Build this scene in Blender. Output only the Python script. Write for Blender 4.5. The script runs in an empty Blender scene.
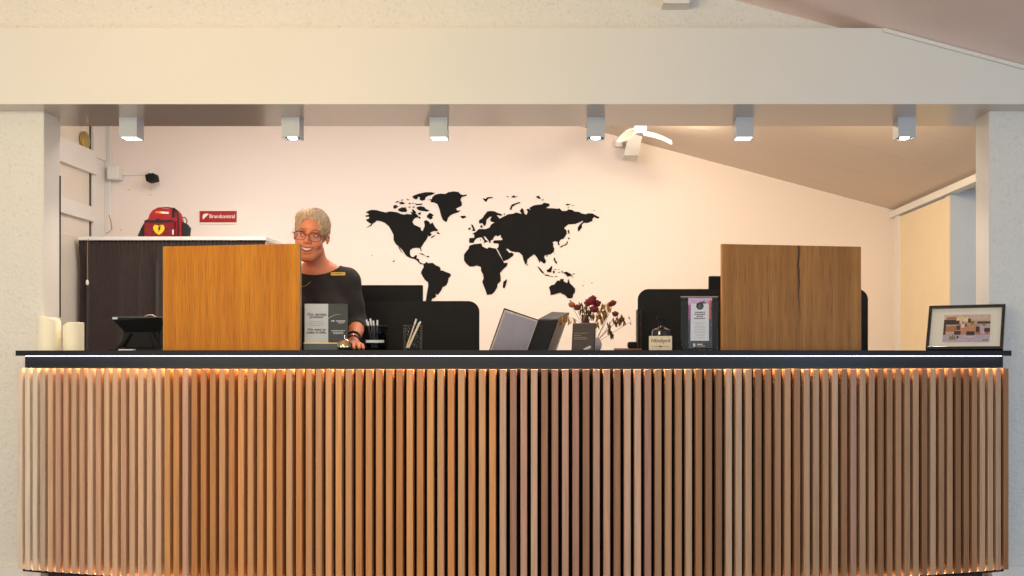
import bpy, bmesh, math, random
import numpy as np
from mathutils import Vector, Matrix
random.seed(7)
sc = bpy.context.scene
COL = sc.collection
PI = math.pi

# ------------------------------------------------------------------ camera, world, lights, exposure
F, PX, PY, EYE = 1040.0, 565.0, 356.0, 1.08
cam_d = bpy.data.cameras.new('camera')
cam_d.sensor_width = 36.0
cam_d.lens = F / 1024 * 36
cam_d.shift_x = (512 - PX) / 1024
cam_d.shift_y = (PY - 288) / 1024
cam_d.clip_end = 60
cam = bpy.data.objects.new('camera', cam_d)
COL.objects.link(cam)
cam.location = (0, 0, EYE)
cam.rotation_euler = (PI / 2, 0, 0)
sc.camera = cam

vs = sc.view_settings
vs.view_transform = 'Standard'
vs.look = 'None'
vs.gamma = 1.0
vs.use_curve_mapping = False
vs.exposure = 0.0

world = bpy.data.worlds.new('world')
sc.world = world
world.use_nodes = True
bg = world.node_tree.nodes['Background']
bg.inputs[0].default_value = (0.80, 0.88, 1.0, 1)
bg.inputs[1].default_value = 0.48


def area(name, loc, target, size, size_y, power, col, spread=PI):
    l = bpy.data.lights.new(name, 'AREA')
    l.shape = 'RECTANGLE'
    l.size = size
    l.size_y = size_y
    l.energy = power
    l.color = col
    l.spread = spread
    o = bpy.data.objects.new(name, l)
    COL.objects.link(o)
    o.location = loc
    d = Vector(target) - Vector(loc)
    o.rotation_euler = d.to_track_quat('-Z', 'Y').to_euler()
    return o


WARM = (1.0, 0.68, 0.36)
COOL = (0.54, 0.77, 1.0)
area('lobby_warm_lamp', (-1.7, 1.5, 2.35), (-1.3, 4.9, 2.1), 1.4, 0.6, 35, (1.0, 0.80, 0.40), math.radians(140))
area('lobby_window_left', (-4.6, 0.8, 1.3), (-2.0, 4.6, 1.0), 1.8, 1.8, 44, (1.0, 0.94, 0.82))
area('lobby_window_right', (3.6, 0.8, 1.2), (1.5, 4.8, 0.8), 1.6, 1.6, 44, COOL)
area('lobby_daylight', (-0.2, -1.6, 1.1), (0.1, 5, 0.5), 4.0, 1.4, 45, (0.94, 0.97, 1.0))
area('office_fill', (-1.5, 6.3, 2.93), (-1.3, 7.3, 0), 3.2, 0.7, 86, (1.0, 0.93, 0.86))  # added area light, unseen behind the beam, for the office's general brightness
area('office_fill_right', (1.35, 5.8, 2.45), (1.7, 8.0, 1.0), 0.9, 0.5, 30, (1.0, 0.76, 0.48))  # second added fill, warmer, for the right wall and ceiling
area('side_room_fill', (4.6, 5.9, 1.5), (3.2, 7.2, 1.4), 1.2, 1.6, 14, (0.80, 0.90, 1.0))  # added cool light for the side room; no window is built there


# ------------------------------------------------------------------ materials
def lin(c):
    return tuple(((v / 255) / 12.92 if v / 255 <= 0.04045 else ((v / 255 + 0.055) / 1.055) ** 2.4) for v in c)


MATS = {}


def mat(name, col, rough=0.5, metal=0.0, var=0.0, vscale=(6, 6, 6), bump=0.0, bscale=80, emit=0.0, ecol=None,
        trans=0.0, spec=0.5, coat=0.0, sheen=0.0, sss=0.0, detail=3.0):
    m = bpy.data.materials.new(name)
    m.use_nodes = True
    nt = m.node_tree
    b = nt.nodes['Principled BSDF']
    c = lin(col)
    b.inputs['Base Color'].default_value = (*c, 1)
    b.inputs['Roughness'].default_value = rough
    b.inputs['Metallic'].default_value = metal
    b.inputs['Specular IOR Level'].default_value = spec
    b.inputs['Transmission Weight'].default_value = trans
    b.inputs['Coat Weight'].default_value = coat
    b.inputs['Sheen Weight'].default_value = sheen
    if sss:
        b.inputs['Subsurface Weight'].default_value = sss
        b.inputs['Subsurface Radius'].default_value = (0.012, 0.005, 0.003)
        b.inputs['Subsurface Scale'].default_value = 1.0
    if emit:
        b.inputs['Emission Color'].default_value = (*(ecol or (1, 1, 1)), 1)
        b.inputs['Emission Strength'].default_value = emit
    tc = nt.nodes.new('ShaderNodeTexCoord')
    if var:
        mp = nt.nodes.new('ShaderNodeMapping')
        mp.inputs['Scale'].default_value = vscale
        nt.links.new(tc.outputs['Object'], mp.inputs[0])
        n = nt.nodes.new('ShaderNodeTexNoise')
        n.inputs['Scale'].default_value = 1.0
        n.inputs['Detail'].default_value = detail
        nt.links.new(mp.outputs[0], n.inputs['Vector'])
        r = nt.nodes.new('ShaderNodeValToRGB')
        r.color_ramp.elements[0].position = 0.3
        r.color_ramp.elements[1].position = 0.7
        r.color_ramp.elements[0].color = (*[v * (1 - var) for v in c], 1)
        r.color_ramp.elements[1].color = (*[min(1, v * (1 + var)) for v in c], 1)
        nt.links.new(n.outputs[0], r.inputs[0])
        nt.links.new(r.outputs[0], b.inputs['Base Color'])
    if bump:
        n2 = nt.nodes.new('ShaderNodeTexNoise')
        n2.inputs['Scale'].default_value = bscale
        n2.inputs['Detail'].default_value = 4
        nt.links.new(tc.outputs['Object'], n2.inputs['Vector'])
        bp = nt.nodes.new('ShaderNodeBump')
        bp.inputs['Strength'].default_value = bump
        bp.inputs['Distance'].default_value = 0.004
        nt.links.new(n2.outputs[0], bp.inputs['Height'])
        nt.links.new(bp.outputs[0], b.inputs['Normal'])
    MATS[name] = m
    return m


def N(nt, kind, **kw):
    n = nt.nodes.new(kind)
    for k, v in kw.items():
        if isinstance(k, str) and hasattr(n, k):
            setattr(n, k, v)
    return n


def veneer(name, c1, c2, cdark, streak_x=None):
    """wood veneer, grain running along local z"""
    m = bpy.data.materials.new(name)
    m.use_nodes = True
    nt = m.node_tree
    L = nt.links
    b = nt.nodes['Principled BSDF']
    b.inputs['Roughness'].default_value = 0.5
    b.inputs['Specular IOR Level'].default_value = 0.25
    tc = nt.nodes.new('ShaderNodeTexCoord')

    def noise(scale, detail, dist=0.0):
        mp = nt.nodes.new('ShaderNodeMapping')
        mp.inputs['Scale'].default_value = scale
        L.new(tc.outputs['Object'], mp.inputs[0])
        n = nt.nodes.new('ShaderNodeTexNoise')
        n.inputs['Scale'].default_value = 1.0
        n.inputs['Detail'].default_value = detail
        n.inputs['Distortion'].default_value = dist
        L.new(mp.outputs[0], n.inputs['Vector'])
        return n
    a = noise((28, 28, 0.9), 4, 0.3)
    r = nt.nodes.new('ShaderNodeValToRGB')
    r.color_ramp.elements[0].position = 0.32
    r.color_ramp.elements[1].position = 0.68
    r.color_ramp.elements[0].color = (*lin(c2), 1)
    r.color_ramp.elements[1].color = (*lin(c1), 1)
    L.new(a.outputs[0], r.inputs[0])
    p = noise((330, 330, 7), 2)
    r2 = nt.nodes.new('ShaderNodeValToRGB')
    r2.color_ramp.elements[0].position = 0.30
    r2.color_ramp.elements[1].position = 0.52
    r2.color_ramp.elements[0].color = (1, 1, 1, 1)
    r2.color_ramp.elements[1].color = (0, 0, 0, 1)
    L.new(p.outputs[0], r2.inputs[0])
    mul = nt.nodes.new('ShaderNodeMath')
    mul.operation = 'MULTIPLY'
    mul.inputs[1].default_value = 0.55
    L.new(r2.outputs[0], mul.inputs[0])
    mx = nt.nodes.new('ShaderNodeMix')
    mx.data_type = 'RGBA'
    L.new(mul.outputs[0], mx.inputs['Factor'])
    L.new(r.outputs[0], mx.inputs[6])
    mx.inputs[7].default_value = (*lin(cdark), 1)
    out = mx.outputs[2]
    if streak_x is not None:
        sp = nt.nodes.new('ShaderNodeSeparateXYZ')
        L.new(tc.outputs['Object'], sp.inputs[0])
        wob = noise((2, 2, 9), 3)
        s1 = nt.nodes.new('ShaderNodeMath'); s1.operation = 'MULTIPLY_ADD'
        L.new(wob.outputs[0], s1.inputs[0]); s1.inputs[1].default_value = 0.03
        L.new(sp.outputs[0], s1.inputs[2])
        s2 = nt.nodes.new('ShaderNodeMath'); s2.operation = 'SUBTRACT'
        L.new(s1.outputs[0], s2.inputs[0]); s2.inputs[1].default_value = streak_x + 0.015
        s3 = nt.nodes.new('ShaderNodeMath'); s3.operation = 'ABSOLUTE'
        L.new(s2.outputs[0], s3.inputs[0])
        mr = nt.nodes.new('ShaderNodeMapRange')
        mr.inputs['From Min'].default_value = 0.0015
        mr.inputs['From Max'].default_value = 0.008
        mr.inputs['To Min'].default_value = 0.9
        mr.inputs['To Max'].default_value = 0.0
        L.new(s3.outputs[0], mr.inputs['Value'])
        mz = nt.nodes.new('ShaderNodeMapRange')
        mz.inputs['From Min'].default_value = 0.05
        mz.inputs['From Max'].default_value = 0.30
        L.new(sp.outputs[2], mz.inputs['Value'])
        mm = nt.nodes.new('ShaderNodeMath'); mm.operation = 'MULTIPLY'
        L.new(mr.outputs[0], mm.inputs[0]); L.new(mz.outputs[0], mm.inputs[1])
        mx2 = nt.nodes.new('ShaderNodeMix'); mx2.data_type = 'RGBA'
        L.new(mm.outputs[0], mx2.inputs['Factor'])
        L.new(out, mx2.inputs[6])
        mx2.inputs[7].default_value = (*lin((38, 24, 18)), 1)
        out = mx2.outputs[2]
    L.new(out, b.inputs['Base Color'])
    return m


def slat_material():
    m = bpy.data.materials.new('slat_wood')
    m.use_nodes = True
    nt = m.node_tree
    L = nt.links
    b = nt.nodes['Principled BSDF']
    b.inputs['Roughness'].default_value = 0.5
    at = nt.nodes.new('ShaderNodeAttribute')
    at.attribute_name = 'board'
    tc = nt.nodes.new('ShaderNodeTexCoord')
    # shift grain per board
    comb = nt.nodes.new('ShaderNodeVectorMath'); comb.operation = 'MULTIPLY_ADD'
    L.new(at.outputs['Color'], comb.inputs[0])
    comb.inputs[1].default_value = (0, 0, 9)
    L.new(tc.outputs['Object'], comb.inputs[2])
    mp = nt.nodes.new('ShaderNodeMapping')
    mp.inputs['Scale'].default_value = (120, 120, 3.2)
    L.new(comb.outputs[0], mp.inputs[0])
    n = nt.nodes.new('ShaderNodeTexNoise')
    n.inputs['Scale'].default_value = 1.0
    n.inputs['Detail'].default_value = 4
    n.inputs['Distortion'].default_value = 0.6
    L.new(mp.outputs[0], n.inputs['Vector'])
    mr = nt.nodes.new('ShaderNodeMapRange')
    mr.inputs['From Min'].default_value = 0.3
    mr.inputs['From Max'].default_value = 0.7
    mr.inputs['To Min'].default_value = 0.80
    mr.inputs['To Max'].default_value = 1.12
    L.new(n.outputs[0], mr.inputs['Value'])
    at2 = nt.nodes.new('ShaderNodeAttribute')
    at2.attribute_name = 'slat_tone'
    sc_ = nt.nodes.new('ShaderNodeVectorMath'); sc_.operation = 'SCALE'
    L.new(at2.outputs['Color'], sc_.inputs[0])
    L.new(mr.outputs[0], sc_.inputs['Scale'])
    L.new(sc_.outputs[0], b.inputs['Base Color'])
    return m


def stucco(name, col, strength=0.6, scale=42, pits=True):
    m = bpy.data.materials.new(name)
    m.use_nodes = True
    nt = m.node_tree
    L = nt.links
    b = nt.nodes['Principled BSDF']
    b.inputs['Roughness'].default_value = 0.85
    tc = nt.nodes.new('ShaderNodeTexCoord')
    n = nt.nodes.new('ShaderNodeTexNoise')
    n.inputs['Scale'].default_value = scale
    n.inputs['Detail'].default_value = 5
    n.inputs['Roughness'].default_value = 0.6
    L.new(tc.outputs['Object'], n.inputs['Vector'])
    v = nt.nodes.new('ShaderNodeTexVoronoi')
    v.inputs['Scale'].default_value = scale * 1.3
    L.new(tc.outputs['Object'], v.inputs['Vector'])
    ad = nt.nodes.new('ShaderNodeMath'); ad.operation = 'MULTIPLY_ADD'
    L.new(v.outputs['Distance'], ad.inputs[0]); ad.inputs[1].default_value = 0.5
    L.new(n.outputs[0], ad.inputs[2])
    bp = nt.nodes.new('ShaderNodeBump')
    bp.inputs['Strength'].default_value = strength
    bp.inputs['Distance'].default_value = 0.006
    L.new(ad.outputs[0], bp.inputs['Height'])
    L.new(bp.outputs[0], b.inputs['Normal'])
    c = lin(col)
    n3 = nt.nodes.new('ShaderNodeTexNoise')
    n3.inputs['Scale'].default_value = 55
    n3.inputs['Detail'].default_value = 2
    L.new(tc.outputs['Object'], n3.inputs['Vector'])
    r = nt.nodes.new('ShaderNodeValToRGB')
    r.color_ramp.elements[0].position = 0.30
    r.color_ramp.elements[1].position = 0.40
    k = 0.90 if pits else 0.97
    r.color_ramp.elements[0].color = (*[x * k for x in c], 1)
    r.color_ramp.elements[1].color = (*c, 1)
    L.new(n3.outputs[0], r.inputs[0])
    L.new(r.outputs[0], b.inputs['Base Color'])
    return m


def ceiling_mat(name, col, y0, pitch):
    """painted ceiling boards with joints running across the room"""
    m = bpy.data.materials.new(name)
    m.use_nodes = True
    nt = m.node_tree
    L = nt.links
    b = nt.nodes['Principled BSDF']
    b.inputs['Roughness'].default_value = 0.7
    tc = nt.nodes.new('ShaderNodeTexCoord')
    sp = nt.nodes.new('ShaderNodeSeparateXYZ')
    L.new(tc.outputs['Object'], sp.inputs[0])
    a = nt.nodes.new('ShaderNodeMath'); a.operation = 'SUBTRACT'
    L.new(sp.outputs[1], a.inputs[0]); a.inputs[1].default_value = y0
    d = nt.nodes.new('ShaderNodeMath'); d.operation = 'DIVIDE'
    L.new(a.outputs[0], d.inputs[0]); d.inputs[1].default_value = pitch
    f = nt.nodes.new('ShaderNodeMath'); f.operation = 'FRACT'
    L.new(d.outputs[0], f.inputs[0])
    lt = nt.nodes.new('ShaderNodeMath'); lt.operation = 'LESS_THAN'
    L.new(f.outputs[0], lt.inputs[0]); lt.inputs[1].default_value = 0.010
    mx = nt.nodes.new('ShaderNodeMix'); mx.data_type = 'RGBA'
    L.new(lt.outputs[0], mx.inputs['Factor'])
    c = lin(col)
    mx.inputs[6].default_value = (*c, 1)
    mx.inputs[7].default_value = (*[v * 0.78 for v in c], 1)
    L.new(mx.outputs[2], b.inputs['Base Color'])
    return m


def glass(name, tint=(1, 1, 1), alpha=0.12, rough=0.03):
    """thin clear sheet: mostly see-through with a glossy surface"""
    m = bpy.data.materials.new(name)
    m.use_nodes = True
    nt = m.node_tree
    nt.nodes.clear()
    o = nt.nodes.new('ShaderNodeOutputMaterial')
    t = nt.nodes.new('ShaderNodeBsdfTransparent')
    t.inputs[0].default_value = (*tint, 1)
    g = nt.nodes.new('ShaderNodeBsdfGlossy')
    g.inputs['Roughness'].default_value = rough
    fr = nt.nodes.new('ShaderNodeFresnel')
    ad = nt.nodes.new('ShaderNodeMath'); ad.operation = 'MULTIPLY'
    nt.links.new(fr.outputs[0], ad.inputs[0]); ad.inputs[1].default_value = alpha
    mx = nt.nodes.new('ShaderNodeMixShader')
    nt.links.new(ad.outputs[0], mx.inputs[0])
    nt.links.new(t.outputs[0], mx.inputs[1])
    nt.links.new(g.outputs[0], mx.inputs[2])
    nt.links.new(mx.outputs[0], o.inputs[0])
    return m


m_stucco = stucco('stucco_paint', (226, 222, 214), 0.9, 48)
m_stucco_fine = stucco('stucco_fine', (226, 222, 214), 0.9, 60)
m_white = mat('white_paint', (226, 222, 216), 0.55, var=0.02, vscale=(3, 3, 3))
m_beam = mat('beam_paint', (224, 220, 212), 0.6, var=0.015, vscale=(2, 2, 2), spec=0.3)
m_soffit = mat('soffit_shade_tone', (206, 192, 180), 0.22, var=0.015, vscale=(2, 2, 2), coat=0.3)  # darker, browner than the beam paint: the underside's shade put into the colour
m_wall = mat('office_wall', (234, 221, 212), 0.8, var=0.01, vscale=(30, 30, 120), bump=0.08, bscale=160)
m_door = mat('door_paint', (226, 214, 200), 0.5, var=0.02)
m_floor = mat('floor_tile', (146, 134, 122), 0.45, var=0.08, vscale=(3, 3, 3))
m_ceil = ceiling_mat('ceiling_boards', (222, 206, 192), 6.91, 0.66)
m_ceil_front = mat('lobby_ceiling', (246, 222, 214), 0.6, var=0.03, vscale=(2, 2, 2))
m_black = mat('black_laminate', (27, 27, 30), 0.5, spec=0.25, var=0.1, vscale=(8, 8, 8))
m_counter = mat('black_counter', (31, 32, 35), 0.5, spec=0.25, var=0.1, vscale=(8, 8, 8))
m_matte = mat('black_matte', (38, 38, 38), 0.8, spec=0.15, var=0.08, vscale=(20, 20, 20))
m_decal = mat('map_black', (30, 29, 29), 0.9, spec=0.1, var=0.08, vscale=(10, 10, 10))
m_blackpl = mat('black_plastic', (30, 30, 31), 0.6, var=0.06, vscale=(20, 20, 20), spec=0.12)
m_slat = slat_material()
m_ven_l = veneer('oak_veneer_warm_lit', (206, 132, 24), (184, 108, 14), (116, 62, 10))  # yellower than the right panel, partly warm light put into the tone
m_ven_r = veneer('veneer_cool_lit', (176, 122, 58), (150, 98, 42), (82, 48, 20), streak_x=0.03)  # browner and duller, partly the cooler light put into the tone
m_edge_l = mat('veneer_edge', (176, 142, 92), 0.5, var=0.1, vscale=(60, 60, 4))
m_edge_r = mat('veneer_edge_orange', (214, 140, 62), 0.5, var=0.1, vscale=(60, 60, 4))
m_led = mat('led_strip', (240, 240, 255), 0.4, emit=7.5, ecol=(0.88, 0.84, 1.0))
m_led_warm = mat('led_strip_warm', (255, 240, 225), 0.4, emit=48.0, ecol=(1.0, 0.56, 0.24))
m_lampbody = mat('lamp_housing', (186, 190, 196), 0.4, var=0.02)
m_bulb = mat('lamp_bulb', (255, 255, 255), 0.4, emit=14, ecol=(1.0, 0.93, 0.84))
m_diff = mat('lamp_diffuser', (255, 255, 255), 0.4, emit=6, ecol=(1.0, 0.96, 0.92))
m_cavity = mat('lamp_cavity', (40, 40, 46), 0.5, var=0.05)
m_curtain = mat('curtain_cloth', (50, 37, 34), 0.95, var=0.15, vscale=(60, 60, 20), sheen=0.2)
m_candle = mat('candle_wax', (252, 242, 214), 0.45, var=0.02)
m_wick = mat('wick', (40, 34, 30), 0.9, var=0.1)
m_red = mat('bag_red', (168, 22, 34), 0.55, var=0.12, vscale=(40, 40, 40))
m_redpl = mat('bag_pocket', (130, 26, 34), 0.3, var=0.3, vscale=(45, 45, 45))
m_strap = mat('black_webbing', (26, 25, 28), 0.7, var=0.1, vscale=(40, 40, 40))
m_yellow = mat('yellow_mark', (240, 200, 20), 0.5, var=0.05)
m_orange = mat('orange_mark', (238, 120, 30), 0.5, var=0.05)
m_whitemark = mat('white_mark', (236, 232, 228), 0.5, var=0.02)
m_signred = mat('sign_red', (160, 20, 18), 0.4, var=0.03)
m_brass = mat('brass', (180, 160, 100), 0.3, metal=0.9, var=0.1)
m_gold = mat('gold_badge', (226, 190, 110), 0.4, metal=0.4, var=0.08)
m_chrome = mat('chrome', (210, 205, 200), 0.12, metal=1.0, var=0.03)
m_paper = mat('paper', (222, 222, 224), 0.7, var=0.02)
m_papergrey = mat('leaflet_grey', (188, 192, 196), 0.6, var=0.03)
m_navy = mat('leaflet_dark', (38, 42, 48), 0.5, var=0.05)
m_ink = mat('ink', (45, 45, 50), 0.7, var=0.05)
m_inklight = mat('ink_light', (150, 150, 155), 0.7, var=0.05)
m_inkwhite = mat('ink_white', (205, 208, 212), 0.6, var=0.05)
m_goldink = mat('ink_gold', (150, 122, 82), 0.5, var=0.05)
m_brownsign = mat('menu_brown', (66, 54, 50), 0.5, var=0.12, vscale=(30, 30, 60))
m_kraft = mat('label_cream', (232, 212, 180), 0.7, var=0.04, vscale=(30, 30, 30))
m_kink = mat('label_ink', (110, 70, 40), 0.7, var=0.05)
m_binder = mat('binder_grey', (188, 176, 180), 0.6, var=0.12, vscale=(8, 8, 8))
m_pages = mat('binder_pages', (236, 214, 194), 0.8, var=0.2, vscale=(200, 200, 2))
m_amber = mat('amber_glass', (70, 30, 20), 0.12, var=0.1, coat=0.5)
m_vase = mat('vase_pale', (226, 206, 188), 0.4, var=0.05)
m_rose = mat('dried_rose', (124, 28, 34), 0.8, var=0.35, vscale=(150, 150, 150))
m_roseo = mat('dried_rose_orange', (176, 92, 50), 0.8, var=0.3, vscale=(150, 150, 150))
m_leaf = mat('dried_leaf_ochre', (150, 104, 44), 0.85, var=0.3, vscale=(90, 90, 90))
m_leafd = mat('dried_leaf_dark', (74, 54, 34), 0.85, var=0.3, vscale=(90, 90, 90))
m_leafy = mat('dried_leaf_yellow', (206, 150, 72), 0.85, var=0.2, vscale=(90, 90, 90))
m_wood = mat('board_wood', (150, 92, 46), 0.5, var=0.2, vscale=(8, 60, 60))
m_clear = glass('clear_acrylic', (0.985, 0.985, 0.99), 0.10)
m_lens = glass('spectacle_lens', (0.95, 0.94, 0.94), 0.35)
m_skin = mat('skin', (224, 138, 100), 0.5, var=0.07, vscale=(22, 22, 22), sss=0.12)
m_lips = mat('lips', (176, 78, 70), 0.4, var=0.05)
m_teeth = mat('teeth', (240, 232, 222), 0.3, var=0.01)
m_mouth = mat('mouth_inside', (90, 28, 26), 0.6, var=0.05)
m_eyew = mat('eye_white', (228, 222, 218), 0.25, var=0.01)
m_iris = mat('iris', (44, 48, 58), 0.2, var=0.1)
m_brow = mat('eyebrow', (140, 100, 78), 0.9, var=0.1)
m_frame = mat('spectacle_frame', (52, 36, 32), 0.35, var=0.1)
m_hair = mat('hair', (196, 160, 126), 0.55, var=0.35, vscale=(160, 40, 60), bump=0.7, bscale=120)
m_hairl = mat('hair_grey', (212, 190, 168), 0.55, var=0.15, vscale=(160, 40, 60))
m_sweater = mat('sweater_knit', (48, 44, 44), 0.95, var=0.12, vscale=(120, 120, 240), bump=0.3, bscale=260)
m_trouser = mat('trouser_cloth', (32, 32, 38), 0.9, var=0.1, vscale=(60, 60, 60))
m_shoe = mat('shoe_leather', (24, 22, 22), 0.4, var=0.1)
m_grey = mat('grey_plastic', (120, 122, 126), 0.5, var=0.05)
m_wire = mat('dark_wire', (50, 42, 38), 0.5, metal=0.5, var=0.05)


# ------------------------------------------------------------------ mesh helpers
class MB:
    def __init__(self):
        self.v = []
        self.f = []
        self.mi = []

    def add(self, vs_, fs, mi=0):
        n = len(self.v)
        self.v += [tuple(x) for x in vs_]
        self.f += [tuple(i + n for i in f) for f in fs]
        self.mi += [mi] * len(fs)

    def box(self, x0, x1, y0, y1, z0, z1, M=None, mi=0, bev=0.0):
        if bev:
            bm = bmesh.new()
            bmesh.ops.create_cube(bm, size=1.0)
            for v in bm.verts:
                v.co = ((x0 + x1) / 2 + v.co.x * (x1 - x0), (y0 + y1) / 2 + v.co.y * (y1 - y0), (z0 + z1) / 2 + v.co.z * (z1 - z0))
            bmesh.ops.bevel(bm, geom=bm.edges[:], offset=bev, segments=2, affect='EDGES', profile=0.5)
            bm.verts.ensure_lookup_table()
            V = [v.co.copy() for v in bm.verts]
            Fc = [[v.index for v in f.verts] for f in bm.faces]
            bm.free()
        else:
            V = [Vector(p) for p in ((x0, y0, z0), (x1, y0, z0), (x1, y1, z0), (x0, y1, z0), (x0, y0, z1), (x1, y0, z1), (x1, y1, z1), (x0, y1, z1))]
            Fc = [(3, 2, 1, 0), (4, 5, 6, 7), (0, 1, 5, 4), (1, 2, 6, 5), (2, 3, 7, 6), (3, 0, 4, 7)]
        if M is not None:
            V = [M @ p for p in V]
        self.add(V, Fc, mi)
        return self

    def prism(self, pts, vec, mi=0):
        """closed polygon of 3D points extruded along vec"""
        n = len(pts)
        vec = Vector(vec)
        V = [Vector(p) for p in pts] + [Vector(p) + vec for p in pts]
        nrm = Vector((0, 0, 0))
        for i in range(n):
            a, b = V[i], V[(i + 1) % n]
            nrm += a.cross(b)
        Fc = [tuple(range(n)), tuple(range(2 * n - 1, n - 1, -1))] + [(i, i + n, (i + 1) % n + n, (i + 1) % n) for i in range(n)]
        if nrm.dot(vec) > 0:
            Fc = [tuple(reversed(f)) for f in Fc]
        self.add(V, Fc, mi)
        return self

    def tube(self, pts, r, seg=8, mi=0, closed=False):
        pts = [Vector(p) for p in pts]
        n = len(pts)
        rs = r if isinstance(r, (list, tuple)) else [r] * n
        V = []
        up = None
        for i, p in enumerate(pts):
            if closed:
                d = pts[(i + 1) % n] - pts[i - 1]
            else:
                d = pts[min(i + 1, n - 1)] - pts[max(i - 1, 0)]
            d.normalize()
            if up is None:
                up = Vector((0, 0, 1)) if abs(d.z) < 0.9 else Vector((1, 0, 0))
            a = d.cross(up)
            if a.length < 1e-5:
                a = d.cross(Vector((0, 1, 0)))
            a.normalize()
            b = a.cross(d)
            up = b.copy()
            for k in range(seg):
                t = 2 * PI * k / seg
                V.append(p + (a * math.cos(t) + b * math.sin(t)) * rs[i])
        Fc = []
        m = n if closed else n - 1
        for i in range(m):
            j = (i + 1) % n
            for k in range(seg):
                l = (k + 1) % seg
                Fc.append((i * seg + k, i * seg + l, j * seg + l, j * seg + k))
        if not closed:
            Fc.append(tuple(range(seg - 1, -1, -1)))
            Fc.append(tuple((n - 1) * seg + k for k in range(seg)))
        self.add(V, Fc, mi)
        return self

    def lathe(self, prof, center, seg=32, mi=0, M=None, cap=True):
        cx, cy, cz = center
        V = []
        for (r, z) in prof:
            for k in range(seg):
                t = 2 * PI * k / seg
                V.append(Vector((r * math.cos(t), r * math.sin(t), z)))
        if M is not None:
            V = [M @ p for p in V]
        V = [p + Vector(center) for p in V]
        Fc = []
        n = len(prof)
        for i in range(n - 1):
            for k in range(seg):
                l = (k + 1) % seg
                Fc.append((i * seg + k, i * seg + l, (i + 1) * seg + l, (i + 1) * seg + k))
        if cap:
            Fc.append(tuple(range(seg - 1, -1, -1)))
            Fc.append(tuple((n - 1) * seg + k for k in range(seg)))
        self.add(V, Fc, mi)
        return self

    def ell(self, c, r, seg=16, rings=10, mi=0, M=None, wob=0.0):
        V = [Vector((0, 0, -1))]
        for i in range(1, rings):
            a = -PI / 2 + PI * i / rings
            for k in range(seg):
                t = 2 * PI * k / seg
                w = 1 + wob * random.uniform(-1, 1)
                V.append(Vector((math.cos(a) * math.cos(t), math.cos(a) * math.sin(t), math.sin(a))) * w)
        V.append(Vector((0, 0, 1)))
        V = [Vector((p.x * r[0], p.y * r[1], p.z * r[2])) for p in V]
        if M is not None:
            V = [M @ p for p in V]
        V = [p + Vector(c) for p in V]
        Fc = [(0, 1 + (k + 1) % seg, 1 + k) for k in range(seg)]
        for i in range(rings - 2):
            for k in range(seg):
                l = (k + 1) % seg
                a = 1 + i * seg
                Fc.append((a + k, a + l, a + seg + l, a + seg + k))
        a = 1 + (rings - 2) * seg
        Fc += [(a + k, a + (k + 1) % seg, len(V) - 1) for k in range(seg)]
        self.add(V, Fc, mi)
        return self

    def build(self, name, mats, parent=None, smooth=False, origin=None):
        if not isinstance(mats, (list, tuple)):
            mats = [mats]
        off = Vector((0, 0, 0))
        if parent is not None and parent.get('_w', 0):
            p = parent
            while p is not None:
                off += Vector(p.location)
                p = p.parent
        if origin is not None:
            off = off + Vector(origin)
        me = bpy.data.meshes.new(name)
        me.from_pydata([(v[0] - off.x, v[1] - off.y, v[2] - off.z) for v in self.v], [], self.f)
        for m in mats:
            me.materials.append(m)
        me.polygons.foreach_set('material_index', self.mi)
        me.polygons.foreach_set('use_smooth', [smooth] * len(me.polygons))
        me.update()
        if smooth:
            me.set_sharp_from_angle(angle=math.radians(42))
        o = bpy.data.objects.new(name, me)
        COL.objects.link(o)
        if smooth == 'auto':
            pass
        if parent is not None:
            o.parent = parent
            if parent.get('_w', 0):
                o['_w'] = 1
                if origin is not None:
                    o.location = origin
        elif origin is not None:
            o.location = origin
        return o


def tag(o, label=None, cat=None, group=None, kind=None):
    if label:
        o['label'] = label
    if cat:
        o['category'] = cat
    if group:
        o['group'] = group
    if kind:
        o['kind'] = kind
    return o


def thing(name, label, cat, loc=(0, 0, 0), rz=0.0, group=None, world=True):
    """Empty at the base; with world=True its parts are given in room coordinates"""
    o = bpy.data.objects.new(name, None)
    COL.objects.link(o)
    o.location = loc
    o.rotation_euler = (0, 0, rz)
    o.empty_display_size = 0.05
    if world and rz == 0:
        o['_w'] = 1
    return tag(o, label, cat, group)


def struct(name, mb, m, smooth=False):
    return tag(mb.build(name, m, None, smooth), kind='structure')


def P(px, py, d):
    return Vector(((px - PX) / F * d, d, EYE + (PY - py) / F * d))


def text(name, s, size, M, m, parent, ext=0.0003, align='CENTER', bold=0.0, shear=0.0, sx=1.0):
    """lettering as real geometry; M maps text plane (x right, y up, z out) into the parent's space"""
    c = bpy.data.curves.new(name, 'FONT')
    c.body = s
    c.size = size
    c.align_x = align
    c.align_y = 'CENTER'
    c.extrude = ext
    c.offset = bold
    c.shear = shear
    c.resolution_u = 3
    c.materials.append(m)
    tmp = bpy.data.objects.new(name, c)
    COL.objects.link(tmp)
    bpy.context.view_layer.update()
    me = bpy.data.meshes.new_from_object(tmp.evaluated_get(bpy.context.evaluated_depsgraph_get()))
    bpy.data.objects.remove(tmp)
    if not me.materials:
        me.materials.append(m)
    o = bpy.data.objects.new(name, me)
    COL.objects.link(o)
    if parent is not None:
        o.parent = parent
        if parent.get('_w', 0):
            off = Vector((0, 0, 0))
            p = parent
            while p is not None:
                off += Vector(p.location)
                p = p.parent
            M = Matrix.Translation(-off) @ M
    o.matrix_local = M @ Matrix.Diagonal((sx, 1, 1, 1))
    return o


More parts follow.
